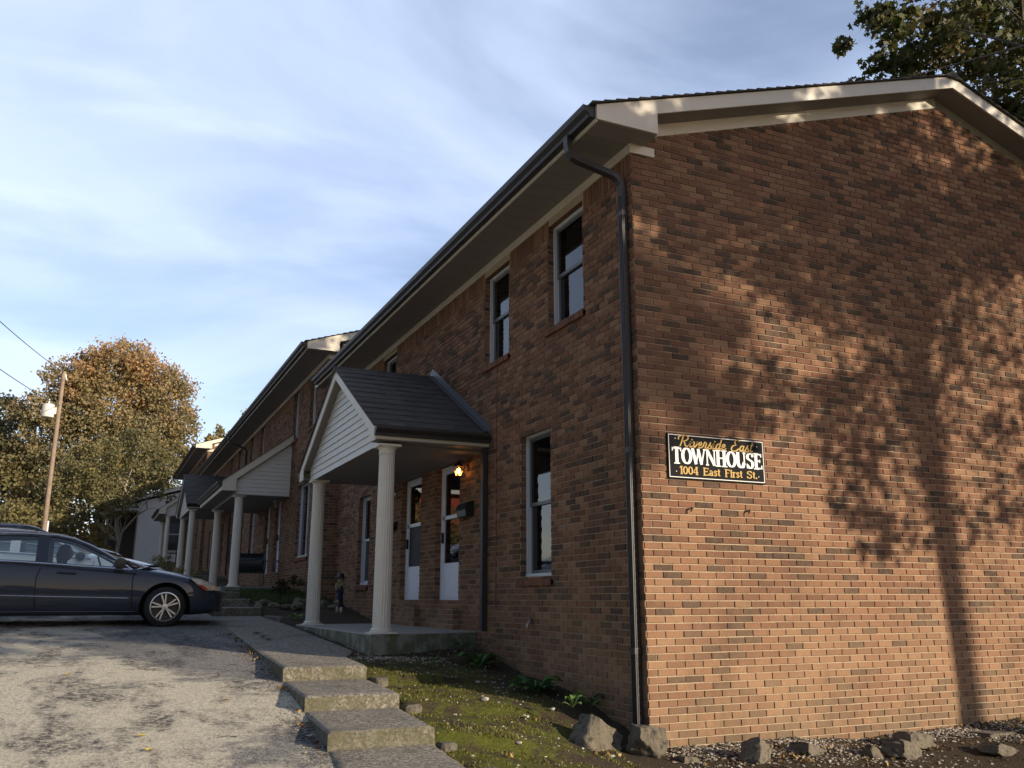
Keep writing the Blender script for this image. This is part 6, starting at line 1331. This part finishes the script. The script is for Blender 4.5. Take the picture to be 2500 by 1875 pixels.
for i, (x, y, s, lb) in enumerate(((-2.49, 6.35, .15, "large pinkish-brown dry leaf on the walk"), (-2.50, 5.75, .12, "dark curled dry leaf on the walk, the middle one of three"), (-2.50, 5.3, .11, "dark curled dry leaf on the walk, nearest the steps"))): fallen(x, y, walk_z(y)+.01, s, M_LB if i == 0 else M_BARK, lb, 620+i)
M_LITTER = leaf_mat("leaf_litter", [(0, (.035, .02, .010)), (.5, (.12, .07, .03)), (.85, (.26, .16, .06)), (1, (.42, .30, .10))], .1)
bl = []
for k in range(60):
    x = r3.uniform(.1, 7.5); y = -abs(r3.gauss(0, .5))-.05; bl.append((x, y, gz(x, min(y, -.01))+.012, .25, .12, .006, 14))
for k in range(22):
    x = r3.uniform(-2.0, -.1); y = r3.uniform(-1.5, 4.5); bl.append((x, y, gz(x, y)+.012, .2, .2, .006, 9))
for k in range(16):
    y = r3.uniform(-2.5, 8); x = walk_l(max(-3.5, y))-.06; bl.append((x, y, A(y)+.012, .06, .3, .004, 9))
tag(leaf_cloud("leaf_litter", None, bl, .028, M_LITTER, STAR, lambda P, q: q.random(len(P)), 91, clump=False), "dry brown leaf litter scattered over the bed, gravel and walk edge", "leaf litter", kind="stuff")
# scarecrow doll on a stick
D0 = empty("scarecrow_doll", (-.36, 10.2, .80), "scarecrow doll in dark blue overalls and black hat on a stick behind the front porch", "doll")
M_STRAW = mat("straw", (.36, .31, .18), .8, noise=(40, .3)); M_BLUE = mat("doll_denim", (.010, .014, .045), .8); M_BOOT = mat("doll_white", (.55, .53, .48), .7)
MB().tube([(-.10, -.05, -.12), (.0, 0, .30)], .010, 6).build("stick", M_BARKP, D0)
skin("body", [(0, 0, .28), (.0, 0, .40), (0, 0, .50), (0, .02, .57), (-.01, .055, .18), (-.02, .07, .10), (.01, -.05, .18), (.02, -.06, .09), (0, .08, .48), (-.03, .13, .36), (0, -.08, .48), (.02, -.13, .36)], [(0, 1), (1, 2), (2, 3), (0, 4), (4, 5), (0, 6), (6, 7), (2, 8), (8, 9), (2, 10), (10, 11)], [.062, .058, .060, .03, .038, .026, .038, .026, .034, .024, .034, .024], M_BLUE, D0)
MB().lathe([(.02, .53), (.055, .56), (.062, .60), (.05, .64), (.03, .66)], (0, 0, 0), 16).build("head", M_STRAW, D0, smooth=True)
b = MB()
for i in range(60):
    a = 6.28*i/60; b.tube([(.04*math.cos(a), .04*math.sin(a), .58), (.09*math.cos(a), .09*math.sin(a), .52+.03*math.sin(i*3)), (.10*math.cos(a), .11*math.sin(a), .46+.03*math.sin(i*5))], .005, 4)
b.build("straw_hair", M_STRAW, D0)
h = MB().lathe([(.13, .645), (.14, .65), (.07, .665), (.065, .70), (.05, .735), (.0, .74)], (0, 0, 0), 20); h.build("hat", M_BLACK, D0, smooth='auto')
for sy, z_ in ((.075, .04), (-.065, .03)): MB().lathe([(.0, -.055), (.028, -.04), (.032, .0), (.026, .05), (.018, .06)], (-.02 if sy > 0 else .02, sy, z_+.01), 12).build("shoe", M_BOOT, D0, smooth=True)
MB().box((-.068, -.075, .19), (-.045, -.035, .235)).build("knee_patch", mat("patch_yellow", (.45, .36, .08), .8), D0); MB().box((-.072, .04, .20), (-.045, .075, .235)).build("knee_patch", mat("patch_grey", (.20, .20, .22), .8), D0)
# covered barrel grill on the second porch
Gd = empty("barbecue_grill", (-1.05, 17.4, 1.34), "black barrel barbecue grill with side shelf behind the second porch's front column", "grill", rz=R(70))
b = MB(); b.lathe([(.22, -.40), (.26, -.38), (.26, .38), (.22, .40)], (0, 0, .62), 24, 'y'); b.build("firebox", M_BLACK, Gd, smooth='auto')
MB().tube([(-.27, -.2, .70), (-.32, -.2, .72), (-.32, .2, .72), (-.27, .2, .70)], .012, 6).build("handle", M_SASH, Gd)
MB().box((-.2, -.78, .66), (.22, -.43, .69)).build("shelf", M_SASH, Gd)
for sx_ in (-.2, .2):
    for sy in (-.34, .34): MB().tube([(sx_, sy, .42), (sx_*1.1, sy, 0)], .015, 6).build("leg", M_BLACK, Gd)
# porch chair on the farthest porch
Ch = empty("porch_chair", (-1.35, 41.9, 2.85), "dark metal chair on the farthest porch", "chair")
b = MB(); b.box((-.25, -.25, .42), (.25, .25, .46)); b.build("seat", M_BLACK, Ch); b = MB(); b.tube([(-.25, .25, .44), (-.25, .30, 1.0), (.25, .30, 1.0), (.25, .25, .44)], .02, 6); b.box((-.25, .27, .6), (.25, .29, .95)); b.build("backrest", M_BLACK, Ch)
for sx_ in (-.23, .23):
    for sy in (-.23, .23): MB().tube([(sx_, sy, .43), (sx_, sy, 0)], .016, 5).build("leg", M_BLACK, Ch)
